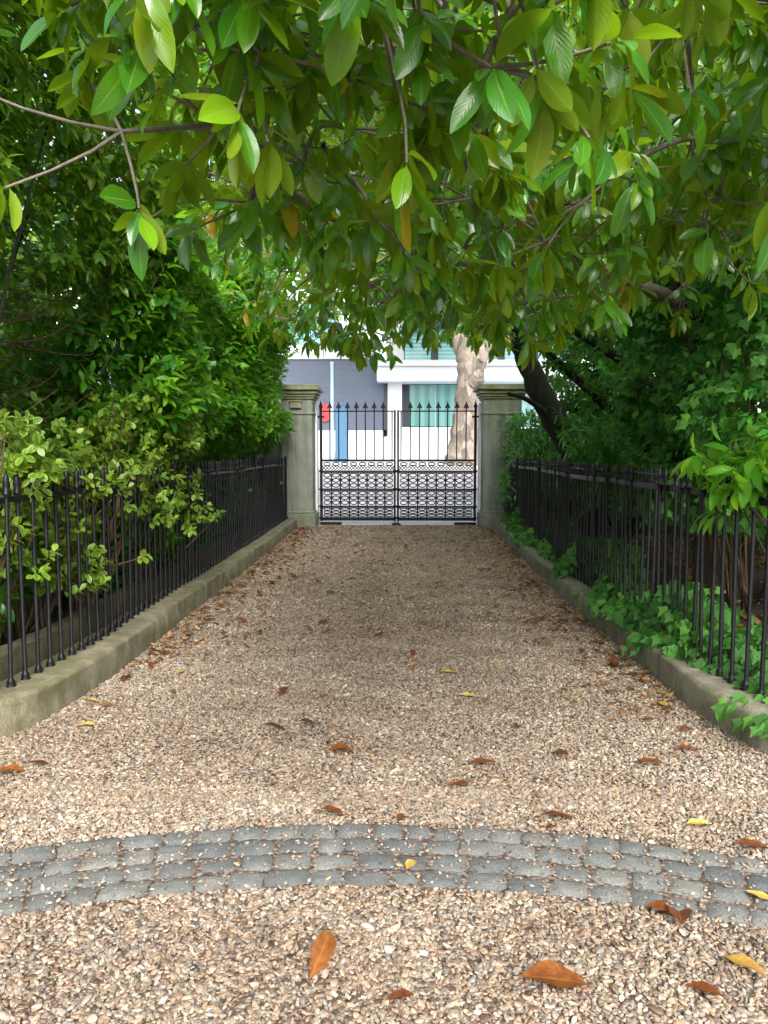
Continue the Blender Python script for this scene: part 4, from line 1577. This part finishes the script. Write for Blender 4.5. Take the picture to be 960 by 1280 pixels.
trunk = [(0, 0, -0.1), mp_(885, 560, 6.55), mp_(872, 430, 6.5), mp_(857, 360, 6.45), mp_(840, 290, 6.4), mp_(832, 235, 6.3), mp_(812, 150, 6.2), mp_(800, 60, 6.0)]
tr = MB()
limb(tr, trunk, 0.115, 0.06, 12)
tr.build('trunk', M['bark_red'], t, True)
limbs = []
limbs.append(limb(mb, [mp_(862, 385, 6.4), mp_(822, 366, 6.1), mp_(790, 356, 5.8), mp_(768, 340, 5.6), mp_(728, 343, 5.2), mp_(672, 349, 4.7), mp_(600, 335, 4.2), mp_(520, 300, 3.6)], 0.062, 0.018, 10))
limbs.append(limb(mb, [mp_(842, 250, 6.3), mp_(800, 228, 5.9), mp_(745, 217, 5.5), mp_(690, 180, 5.0), mp_(600, 140, 4.3), mp_(520, 150, 3.6)], 0.050, 0.016, 9))
limbs.append(limb(mb, [mp_(830, 225, 6.3), mp_(760, 120, 5.2), mp_(700, 60, 4.2), mp_(620, 0, 3.2), mp_(520, -40, 2.5)], 0.05, 0.014, 9))
limbs.append(limb(mb, [mp_(832, 235, 6.3), mp_(700, 262, 6.2), mp_(560, 300, 6.0), mp_(450, 330, 5.6), mp_(400, 350, 5.0)], 0.045, 0.012, 8))
limbs.append(limb(mb, [mp_(815, 160, 6.2), mp_(820, 60, 5.0), mp_(860, -60, 3.6), mp_(900, -160, 2.6)], 0.045, 0.012, 8))
limbs.append(limb(mb, [mp_(520, 150, 3.6), mp_(430, 120, 3.0), mp_(330, 90, 2.6), mp_(250, 60, 2.3)], 0.016, 0.006, 7))
limbs.append(limb(mb, [mp_(520, 300, 3.6), mp_(430, 280, 3.1), mp_(350, 230, 2.7), mp_(300, 190, 2.4)], 0.016, 0.006, 7))
limbs.append(limb(mb, [mp_(700, 60, 4.2), mp_(560, 80, 4.0), mp_(420, 60, 3.8), mp_(300, 40, 3.4)], 0.02, 0.006, 7))
LP = np.array([tuple(p) for l_ in limbs for p in l_])

# leaf clusters fill a slab over the drive; its underside is about 2 m up, rising towards the street and towards the trunk
cl = []
while len(cl) < 680:
    Y = 1.2 + 7.6 * random.random() ** 1.15
    x = random.uniform(-0.50 - 0.085 * Y, 0.9 + 0.42 * Y)
    zl = max(2.12, 1.45 + 0.130 * Y + 0.06) + max(0, (x - 0.7)) * 0.28
    z = zl + 0.10 * random.random() + random.random() ** 1.1 * (0.42 + 0.32 * Y)
    if x > 3.0 or math.sin(x * 3.1 + Y * 1.7) + math.sin(Y * 2.9 - x * 1.2) < -1.5:
        continue
    cl.append((x, Y, z))
cl = np.array(cl) - np.array(t.location)[None]
order = np.argsort([np.linalg.norm(LP - c, axis=1).min() for c in cl])
tipP, tipO = [], []
for c in cl[order]:
    d2 = np.linalg.norm(LP - c, axis=1)
    j = int(np.argmin(d2))
    a = Vector(LP[j])
    e = Vector(c)
    twigs(mb, [a], [e], 0.009, 0.005, -0.03, 6, 5)
    LP = np.concatenate([LP, np.array([tuple(a.lerp(e, f)) for f in (0.5, 1.0)])])
    dirv = (e - a).normalized() if (e - a).length > 0.05 else Vector((-1, -0.3, 0))
    for k in range(random.randint(4, 6)):
        o3 = (dirv * 0.4 + Vector((random.gauss(0, .7), random.gauss(-0.3, .7), random.gauss(-0.1, .35)))).normalized()
        tip = e + o3 * random.uniform(0.10, 0.32)
        tipP.append(tuple(tip))
        tipO.append(tuple(o3))
        twigs(mb, [e], [tip], 0.0045, 0.003, 0.0, 5, 3)
mb.build('branches', M['bark_grey'], t, True)
tipP, tipO = np.array(tipP), np.array(tipO)
near = tipP[:, 1] + t.location.y < 3.4
for sel, tpl in ((near, TPL_HI), (~near, TPL_MID)):
    sp = sprays(tipP[sel], tipO[sel], 8, 0.07, 0.6, 1.4, 0.075, 0.165, 0.85, 1.0, 0.35)
    m = int(sel.sum())
    tint = np.clip(rng.beta(1.9, 2.2, len(sp[0])) + 0.25 * (rng.uniform(0, 1, m) > 0.75)[sp[4]], 0, 1)
    tint = np.where(rng.uniform(0, 1, len(tint)) < 0.02, 1.0, np.minimum(tint, 0.92))
    foliage('crown', sp, M['magnolia'], t, tpl, (0.29, 0.39), (0.1, 0.8), (0.12, 0.38), tint, 0.06)
tag(t, 'large leaved magnolia with limbs reaching low over the whole drive', 'tree')

# shrubs behind the right railing
def f_right(y, z):
    return np.interp(z, [0.2, 1.0, 1.5, 2.2, 3.2, 4.4, 5.5], [2.9, 2.75, 2.35, 2.35, 2.55, 2.5, 2.9]) + 0.12 * np.sin(y * 2.6)


t = plant('laurel_shrub', (3.2, 7.0, 0.15))
C, d = shell(3600, 4.3, 8.8, 0.7, 5.6, f_right, 1, 1.2, 12.0, 0.30, 1.5)
k = ~((C[:, 1] > 8.2) & (C[:, 2] < 2.6))
C, d = C[k], d[k]
sp = sprays(rel(C, t), hedge_dir(C, 1, 0.35, 0.7), 7, 0.14, 0.6, 1.3, 0.08, 0.15, 0.35)
foliage('foliage', sp, M['shade_shrub'], t, TPL_MID, (0.36, 0.48), (0.1, 0.7), (0.1, 0.4), lighter(sp, d, 0.8, 0.3))
mb = MB()
stems(mb, rel(C, t), lambda e: (random.uniform(-0.2, 0.4), e.y * 0.4, 0.0), 18, 0.022, 0.006)
mb.build('branches', M['bark_dark'], t, True)
tag(t, 'dark glossy laurel shrub filling the bed behind the ivy', 'shrub')

t = plant('climbing_ivy', (2.55, 6.2, 0.15))
n = 1500
C, d = shell(n, 4.8, 7.6, 0.9, 3.0, lambda y, z: 2.22 + 0.12 * np.sin(y * 2.9 + z) + 0 * z, 1, 0.5, 21.0, 0.24, 1.9)
k = wob(C, 2.0, 8) > -0.35
C = C[k]
foliage('foliage', sprays(rel(C, t), hedge_dir(C, 1, 0.1, 0.6), 5, 0.16, 0.9, 1.4, 0.06, 0.11, 0.6, 0.5), M['ivy'], t, TPL_IVY, (0.85, 1.0), (0, 0.5), (0.0, 0.2))
mb = MB()
stems(mb, rel(C, t), lambda e: (0.1, e.y * 0.3, 0.0), 30, 0.010, 0.003)
mb.build('stems', M['twig'], t, True)
tag(t, 'climbing ivy draped round the magnolia trunk above the railing', 'ivy')

t = plant('evergreen_tree', (5.4, 10.5, 0.15))
n = 4200
C = np.stack([3.0 + 4.5 * rng.uniform(0, 1, n) ** 1.3, rng.uniform(4.0, 14.6, n), rng.uniform(0.3, 6.5, n)], 1)
C = C[(C[:, 0] > 3.9) | (C[:, 1] > 11.5)]
C = C[C[:, 2] < 5.6 + 0.7 * wob(C, 0.9, 9)]
foliage('crown', sprays(rel(C, t), hedge_dir(C, 1, 0.4), 9, 0.3, 0.5, 1.2, 0.16, 0.26, 0.3), M['shade_shrub'], t, TPL_LOW, (0.4, 0.5), (0.1, 0.5), (0.05, 0.3))
mb = MB()
limb(mb, [(0, 0, -0.1), (0.1, 0.1, 1.5), (-0.1, 0, 3), (0.2, 0.3, 5)], 0.16, 0.04)
for k in range(14):
    e = Vector((random.uniform(-1.5, 1.6), random.uniform(-6, 4), random.uniform(1.5, 5)))
    limb(mb, [(0, e.y * 0.1, 1.0), (e.x * 0.5, e.y * 0.5, e.z * 0.7), e], 0.07, 0.015, 6, 4)
mb.build('trunk', M['bark_dark'], t, True)
tag(t, 'dark evergreen closing the back of the bed behind the leaning trunks', 'tree')

t = plant('holly_tree', (3.3, 13.2, 0.15))
n = 3000
C = np.stack([2.5 + 2.3 * rng.uniform(0, 1, n), rng.uniform(12.2, 14.2, n), rng.uniform(0.4, 5.6, n)], 1)
C[:, 0] += 0.15 * wob(C, 1.5, 4) + 0.10 * np.clip(C[:, 2] - 3.2, 0, 2)
C = C[wob(C, 1.6, 2) > -0.95]
foliage('crown', sprays(rel(C, t), hedge_dir(C, 1, 0.3), 8, 0.2, 0.6, 1.3, 0.10, 0.17, 0.3), M['shade_shrub'], t, TPL_LOW, (0.42, 0.52), (0.1, 0.5), (0.05, 0.3))
mb = MB()
limb(mb, [(0, 0, -0.1), (0.05, 0.05, 1.5), (-0.05, 0, 3), (0.1, 0.0, 5)], 0.10, 0.03)
mb.build('trunk', M['bark_dark'], t, True)
tag(t, 'dark leafy tree close behind the thick leaning trunk by the mossy pier', 'tree')

# long-leaved low shrubs leaning over the right railing near the pier
for (x0, x1, y0, y1, z0, z1, n, lab) in ((1.86, 2.7, 12.2, 14.0, 0.5, 1.95, 480, 'feathery green shrub in front of the mossy pier'),
                                         (2.0, 3.2, 8.4, 11.4, 0.8, 1.75, 520, 'long leaved shrub under the leaning trunks')):
    t = plant('leafy_shrub', ((x0 + x1) / 2, (y0 + y1) / 2, 0.15))
    C = np.stack([rng.uniform(x0, x1, n), rng.uniform(y0, y1, n), rng.uniform(z0, z1, n)], 1)
    C[:, 2] += 0.14 * wob(C, 1.7, y0)
    C[:, 0] += 0.12 * wob(C, 2.2, y1)
    foliage('foliage', sprays(rel(C, t), hedge_dir(C, 1, 0.7, 0.6), 9, 0.10, 0.5, 1.2, 0.11, 0.22, 0.30), M['shade_shrub'], t, TPL_LOW, (0.16, 0.24), (0.4, 1.3), (0.1, 0.3))
    mb = MB()
    stems(mb, rel(C, t), lambda e: (e.x * 0.3, e.y * 0.4, 0.0), 26, 0.012, 0.004)
    mb.build('branches', M['bark_dark'], t, True)
    tag(t, lab, 'shrub', 'low shrubs behind the ivy railing')

t = plant('overhanging_shrub', (2.5, 4.2, 0.15))
cen = at_y(925, 580, 4.1)
n = 46
C = np.stack([cen.x + rng.normal(0.08, 0.12, n), cen.y + rng.normal(0, 0.16, n), cen.z + rng.normal(0.0, 0.07, n)], 1)
foliage('foliage', sprays(rel(C, t), hedge_dir(C, 1, 0.1, 0.5), 7, 0.08, 0.5, 1.2, 0.11, 0.19, 0.5), M['laurel'], t, TPL_MID, (0.28, 0.36), (0.3, 0.9), (0.1, 0.3))
mb = MB()
stems(mb, rel(C, t), lambda e: (random.uniform(-.05, .05), 0.0, 0.0), 12, 0.014, 0.004)
mb.build('branches', M['bark_dark'], t, True)
tag(t, 'bright long leaved shoots flopping over the ivy railing', 'shrub')

# ivy carpet on the right kerb
kr = np.array(KR)[::-1]
n = 4200
y = 3.55 + 10.4 * rng.uniform(0, 1, n) ** 1.25
base = np.interp(y, kr[:, 1], kr[:, 0])
reach = 0.22 + 0.18 * np.sin(y * 1.9) * np.sin(y * 0.7 + 1) + 0.10 * np.sin(y * 4.3)
hgt = (0.12 + 0.32 * (0.5 + 0.5 * np.sin(y * 2.7 + 1.0)) * np.clip((y - 3.4) / 1.0, 0.25, 1)) * np.clip((y - 3.0) / 2.4, 0.35, 1)
u = rng.uniform(0, 1, n)
x = base + 0.06 - 0.5 * (reach - 0.22) + u * 0.46
z = KH + 0.02 + hgt * np.sin(np.clip(u * 2.2, 0, 1) * PI * 0.5) * rng.uniform(0.2, 1.0, n)
gap = np.sin(y * 3.3) + np.sin(y * 1.27 + 2)
k = ((gap > -1.2) | (u > 0.4)) & (rng.uniform(0, 1, n) < np.clip((y - 3.2) / 1.6, 0.35, 1))
P = np.stack([x, y, z], 1)[k]
D = nrm(np.stack([-rng.uniform(0.1, 1, len(P)), rng.normal(-0.25, 0.7, len(P)), -rng.uniform(0.1, 1.3, len(P))], 1))
Nn = nrm(np.stack([rng.normal(-0.5, 0.6, len(P)), rng.normal(-0.35, 0.6, len(P)), rng.uniform(0.3, 1.0, len(P))], 1))
Ln = rng.uniform(0.055, 0.11, len(P))
# strands spilling down the face of the kerb
ex = []
for (px, py, m) in ((790, 800, 9), (915, 880, 10), (950, 900, 8), (700, 715, 8), (725, 740, 6)):
    b = at_z(px, py, KH)
    for i in range(m):
        ex.append((b.x + random.uniform(-0.05, 0.10), b.y + random.uniform(-0.07, 0.07), KH + 0.03 - random.random() * 0.10))
ex = np.array(ex)
P = np.concatenate([P, ex])
D = np.concatenate([D, nrm(np.stack([-np.ones(len(ex)), rng.normal(0, 0.5, len(ex)), rng.normal(-0.6, 0.3, len(ex))], 1))])
Nn = np.concatenate([Nn, nrm(np.stack([-np.ones(len(ex)) * 0.7, rng.normal(-0.4, 0.3, len(ex)), np.ones(len(ex))], 1))])
Ln = np.concatenate([Ln, rng.uniform(0.06, 0.10, len(ex))])
tnt = np.clip(0.30 + 0.34 * wob(P, 2.6, 1.0) + rng.normal(0, 0.30, len(P)), 0, 1)
ivy = foliage('ivy_ground_cover', (P, D, Nn, Ln, np.arange(len(P))), M['ivy'], None, TPL_IVY, (0.85, 1.05), (0, 1.1), (-0.1, 0.5), tnt)
tag(ivy, kind='stuff')

# thin ivy in the gloom behind the left railing
t = plant('climbing_ivy', (-2.3, 9.5, 0.15))
n = 170
C = np.stack([rng.uniform(-2.35, -2.1, n), rng.uniform(7.5, 13.6, n), rng.uniform(0.3, 1.1, n)], 1)
C = C[wob(C, 1.6, 2) > 0.0]
foliage('foliage', sprays(rel(C, t), hedge_dir(C, -1, 0.2), 6, 0.1, 0.8, 1.4, 0.05, 0.09, 0.4), M['ivy'], t, TPL_IVY, (0.85, 1.0))
tag(t, 'sparse ivy in the gloom behind the bars beside the mossy kerb', 'ivy')

# ------------------------------------------------------------------ leaf litter (too many to count) and single fallen leaves
def dead_mat(name, stops):
    return leaf_mat(name, stops, (0.30, 0.17, 0.07), (0.45, 0.22, 0.05), 0.15, 0.42, (0.34, 0.16, 0.04), 0.4, None, 0.4, 25, 0.25, 0.9)


M['dead'] = dead_mat('dead_leaf', [(0.0, (0.045, 0.014, 0.008)), (0.3, (0.14, 0.042, 0.012)), (0.6, (0.26, 0.10, 0.022)), (0.85, (0.42, 0.26, 0.06)), (1.0, (0.50, 0.40, 0.10))])
M['litter'] = dead_mat('litter_leaf', [(0.0, (0.05, 0.022, 0.012)), (0.5, (0.16, 0.075, 0.03)), (0.85, (0.30, 0.17, 0.07)), (1.0, (0.42, 0.32, 0.13))])

kl = np.array(KL)[::-1]


def edge_x(y, u, side):
    if side < 0:
        return np.interp(y, kl[:, 1], kl[:, 0]) + u
    return np.interp(y, kr[:, 1], kr[:, 0]) - u


n = 3300
y = np.concatenate([rng.uniform(5.0, 14.4, n // 3), rng.uniform(4.0, 14.4, n // 3), 14.5 - rng.exponential(2.8, n // 3)])
x = np.concatenate([edge_x(y[:n // 3], 0.03 + rng.exponential(0.22, n // 3), -1), edge_x(y[n // 3:2 * (n // 3)], 0.03 + rng.exponential(0.22, n // 3), 1), rng.uniform(-1.8, 1.6, n // 3)])
P = np.stack([x, y, rng.uniform(0.012, 0.03, len(x))], 1)
P = P[(y > 3.9) & (np.abs(x) < 1.9)]
az = rng.uniform(0, 6.28, len(P))
D = np.stack([np.cos(az), np.sin(az), rng.normal(0, 0.15, len(P))], 1)
Nn = nrm(np.stack([rng.normal(0, 0.3, len(P)), rng.normal(0, 0.3, len(P)), np.ones(len(P))], 1))
lit = foliage('leaf_litter', (P, D, Nn, rng.uniform(0.025, 0.075, len(P)), np.arange(len(P))), M['litter'], None, TPL_LOW, (0.35, 0.6), (-1.2, 1.2), (-0.2, 0.6))
tag(lit, kind='stuff')
# litter on the soil behind the right railing
n = 1600
P = np.stack([rng.uniform(2.0, 4.2, n), rng.uniform(3.4, 13.5, n), np.zeros(n)], 1)
P[:, 2] = 0.17 + 0.05 * rng.uniform(0, 1, n) + 0.02 * (P[:, 0] - 2)
az = rng.uniform(0, 6.28, n)
lit = foliage('leaf_litter', (P, np.stack([np.cos(az), np.sin(az), rng.normal(0, 0.2, n)], 1), nrm(np.stack([rng.normal(0, 0.35, n), rng.normal(0, 0.35, n), np.ones(n)], 1)),
                              rng.uniform(0.06, 0.14, n), np.arange(n)), M['litter'], None, TPL_LOW, (0.4, 0.6), (-1.0, 1.2), (-0.1, 0.5))
tag(lit, kind='stuff')


def fallen_mesh(length, wr, curl, fold, tint, wave=0.12):
    v, f, uv, k = leaf_arrays(np.array([[-length / 2, 0, 0.0]]), np.array([[1.0, 0, 0.0]]), np.array([[0, 0, 1.0]]), np.array([length]), np.array([length * wr / 2]),
                              np.array([curl * 0.38]), np.array([fold * 0.8]), TPL_HI, wave)
    v[:, 2] -= v[:, 2].min()
    stalk = MB()
    o = mesh_np('fallen_leaf', v, f, M['dead'], None, True, {'tint': ('FLOAT', np.full(len(v), tint)), 'leafuv': ('FLOAT_VECTOR', uv)})
    return o


def put_leaf(o, px, py, rz, label, group=None, tilt=0.0):
    p = at_z(px, py, 0.012)
    o.location = (p.x, p.y, 0.014)
    o.rotation_euler = (tilt, random.uniform(-0.08, 0.08), rz)
    tag(o, label, 'leaf', group or 'leaves fallen on the gravel drive')
    return o


SPECIAL = [  # px, py, length, width ratio, curl, fold, tint, heading, label
    (690, 1230, 0.180, 0.50, 0.5, 0.4, 0.34, 0.03, 'broad glossy russet leaf lying flat in front of the cobbles'),
    (398, 1198, 0.165, 0.34, 1.6, 0.9, 0.44, 1.15, 'curled orange brown leaf standing up from the gravel'),
    (822, 1142, 0.085, 0.60, 1.2, 0.6, 0.36, 2.4, 'small rust leaf overlapping a crumpled one beside the cobbles'),
    (850, 1152, 0.100, 0.70, 1.0, 0.8, 0.24, 1.3, 'crumpled heart shaped rust leaf beside the cobbles'),
    (931, 1212, 0.135, 0.36, 0.6, 0.5, 0.80, 2.1, 'long tan yellow leaf lying on the gravel near the frame edge'),
    (881, 1245, 0.110, 0.32, 0.9, 0.6, 0.26, 2.35, 'narrow dark brown leaf on the gravel below the tan yellow one'),
    (500, 1251, 0.085, 0.34, 1.0, 0.4, 0.22, 0.5, 'faint brown leaf half sunk among the front pebbles'),
    (872, 1032, 0.080, 0.50, 0.6, 0.4, 0.97, 0.1, 'fresh yellow green leaf just beyond the cobbles'),
    (940, 1062, 0.120, 0.40, 0.8, 0.4, 0.25, 0.2, 'red brown leaf at the far edge of the cobbles near the frame edge'),
    (950, 1122, 0.085, 0.40, 0.4, 0.3, 0.93, 2.3, 'pale yellow leaf lying on the cobbles'),
    (813, 957, 0.110, 0.36, 0.9, 0.5, 0.28, 2.6, 'chestnut leaf lying right of the drive beyond the cobbles'),
    (700, 946, 0.095, 0.50, 0.9, 0.5, 0.22, 2.2, 'dark rust leaf lying beyond the cobbles in line with the pier'),
    (648, 911, 0.080, 0.55, 1.1, 0.5, 0.24, 1.2, 'small upright rust leaf midway along the drive'),
    (604, 958, 0.120, 0.30, 0.9, 0.5, 0.22, 2.9, 'narrow chestnut leaf lying crosswise in mid drive'),
    (575, 983, 0.090, 0.32, 0.7, 0.4, 0.20, 3.0, 'slim brown leaf close behind the cobbles in mid drive'),
    (426, 943, 0.110, 0.55, 1.2, 0.6, 0.30, 0.3, 'ragged rust leaf left of centre beyond the cobbles'),
    (343, 914, 0.110, 0.30, 1.3, 0.6, 0.05, 0.2, 'curled dark plum leaf, one of a pair on the left'),
    (384, 908, 0.100, 0.32, 1.4, 0.6, 0.08, 0.4, 'curled dark maroon leaf, right of a similar one'),
    (415, 1019, 0.085, 0.45, 1.2, 0.5, 0.20, 0.1, 'brown leaf touching the far edge of the cobble arc'),
    (697, 1024, 0.115, 0.26, 0.8, 0.4, 0.12, 0.1, 'thin dark red leaf just behind the cobble arc'),
    (690, 1037, 0.060, 0.50, 1.2, 0.5, 0.25, 1.2, 'tiny rust leaf under a thin dark red one'),
    (503, 1026, 0.065, 0.55, 1.1, 0.5, 0.32, 1.0, 'small orange brown leaf at the crown of the cobble arc'),
    (513, 1083, 0.060, 0.50, 0.6, 0.4, 0.90, 1.2, 'small pale ochre leaf lying on the middle of the cobbles'),
    (858, 938, 0.120, 0.26, 0.6, 0.4, 0.34, 0.1, 'thin orange leaf lying near the pale kerb'),
    (858, 915, 0.085, 0.45, 1.2, 0.5, 0.26, 0.4, 'russet leaf close to the foot of the pale kerb'),
    (828, 882, 0.080, 0.50, 0.6, 0.4, 0.84, 1.9, 'golden leaf at the foot of the pale kerb'),
    (585, 871, 0.110, 0.34, 0.4, 0.3, 0.95, 2.8, 'bright yellow leaf in the middle of the drive'),
    (561, 841, 0.100, 0.32, 0.4, 0.3, 0.92, 2.9, 'pale yellow leaf beyond a brighter one in mid drive'),
    (472, 792, 0.110, 0.45, 0.5, 0.4, 0.96, 1.8, 'yellow leaf alone in the centre of the far drive'),
    (108, 908, 0.075, 0.50, 0.6, 0.4, 0.90, 0.3, 'olive yellow leaf near the mossy kerb'),
    (12, 968, 0.110, 0.50, 0.9, 0.5, 0.45, 0.5, 'orange leaf at the frame edge below the mossy kerb'),
    (48, 957, 0.080, 0.32, 0.9, 0.5, 0.02, 0.3, 'blackish leaf near the mossy kerb end'),
    (205, 818, 0.090, 0.50, 0.9, 0.5, 0.35, 0.8, 'rusty leaf lying against the mossy kerb'),
]
for (px, py, ln_, wr, cu, fo, ti, rz, lab) in SPECIAL:
    o = put_leaf(fallen_mesh(ln_ * (1.22 if py < 1100 else 1.06), wr, cu, fo, ti), px, py, rz, lab)
    if lab.startswith('curled orange'):
        o.rotation_euler = (0.5, -0.5, rz)

protos = []
for i in range(12):
    protos.append(fallen_mesh(random.uniform(0.08, 0.135), random.uniform(0.3, 0.5), random.uniform(0.5, 1.8), random.uniform(0.2, 0.7), [0.1, 0.2, 0.25, 0.3, 0.35, 0.5, 0.15, 0.7, 0.22, 0.28, 0.05, 0.9][i]))
cnt = 0
used = set()
taken = [(s_[0], s_[1]) for s_ in SPECIAL]
while cnt < 230:
    r = random.random()
    y = 4.2 + 10.0 * random.random() ** 0.8
    xl = float(edge_x(y, 0, -1)) + 0.08
    xr = float(edge_x(y, 0, 1)) - 0.08
    if r < 0.25:
        x = xl + random.expovariate(1 / 0.25)
    elif r < 0.5:
        x = xr - random.expovariate(1 / 0.25)
    else:
        x = random.uniform(xl, xr)
    if not (xl < x < xr):
        continue
    i = random.randrange(12)
    if i not in used:
        o = protos[i]
        used.add(i)
    else:
        o = protos[i].copy()
        COL.objects.link(o)
    o.location = (x, y, 0.014)
    o.rotation_euler = (random.uniform(-0.2, 0.2), random.uniform(-0.15, 0.15), random.uniform(0, 6.28))
    tag(o, 'small dry leaf scattered on the far gravel towards the gates', 'leaf', 'small leaves scattered on the far gravel')
    cnt += 1
for i, o in enumerate(protos):
    if i not in used:
        bpy.data.objects.remove(o)

# ------------------------------------------------------------------ daylight
SUN_AZ, SUN_EL = 170.0, 38.0       # azimuth clockwise from +Y: behind the camera
w = bpy.data.worlds.new("World")
scene.world = w
w.use_nodes = True
nt = w.node_tree
bg = nt.nodes['Background']
sky = nt.nodes.new('ShaderNodeTexSky')
sky.sky_type = 'NISHITA'
sky.sun_disc = False
sky.sun_elevation = R_(SUN_EL)
sky.sun_rotation = R_(SUN_AZ)
sky.air_density = 1.0
sky.dust_density = 4.0
sky.ozone_density = 1.0
hs = nt.nodes.new('ShaderNodeHueSaturation')
hs.inputs['Saturation'].default_value = 0.45      # high thin cloud whitens the sky
nt.links.new(sky.outputs[0], hs.inputs['Color'])
nt.links.new(hs.outputs[0], bg.inputs[0])
bg.inputs[1].default_value = 0.13

sd = bpy.data.lights.new('sun', 'SUN')
sd.energy = 1.5
sd.angle = R_(26)
sd.color = (1.0, 0.96, 0.90)
so = bpy.data.objects.new('sun', sd)
COL.objects.link(so)
az, el = R_(SUN_AZ), R_(SUN_EL)
dirv = Vector((math.sin(az) * math.cos(el), math.cos(az) * math.cos(el), math.sin(el)))
so.rotation_euler = dirv.to_track_quat('Z', 'Y').to_euler()

vs = scene.view_settings
vs.view_transform = 'Standard'
vs.look = 'None'
vs.exposure = 1.9
vs.gamma = 1.0
vs.use_curve_mapping = False
cy = scene.cycles
cy.use_denoising = True
cy.max_bounces = 6
cy.diffuse_bounces = 3
cy.transmission_bounces = 6
cy.glossy_bounces = 2
cy.transparent_max_bounces = 8
cy.use_adaptive_sampling = True
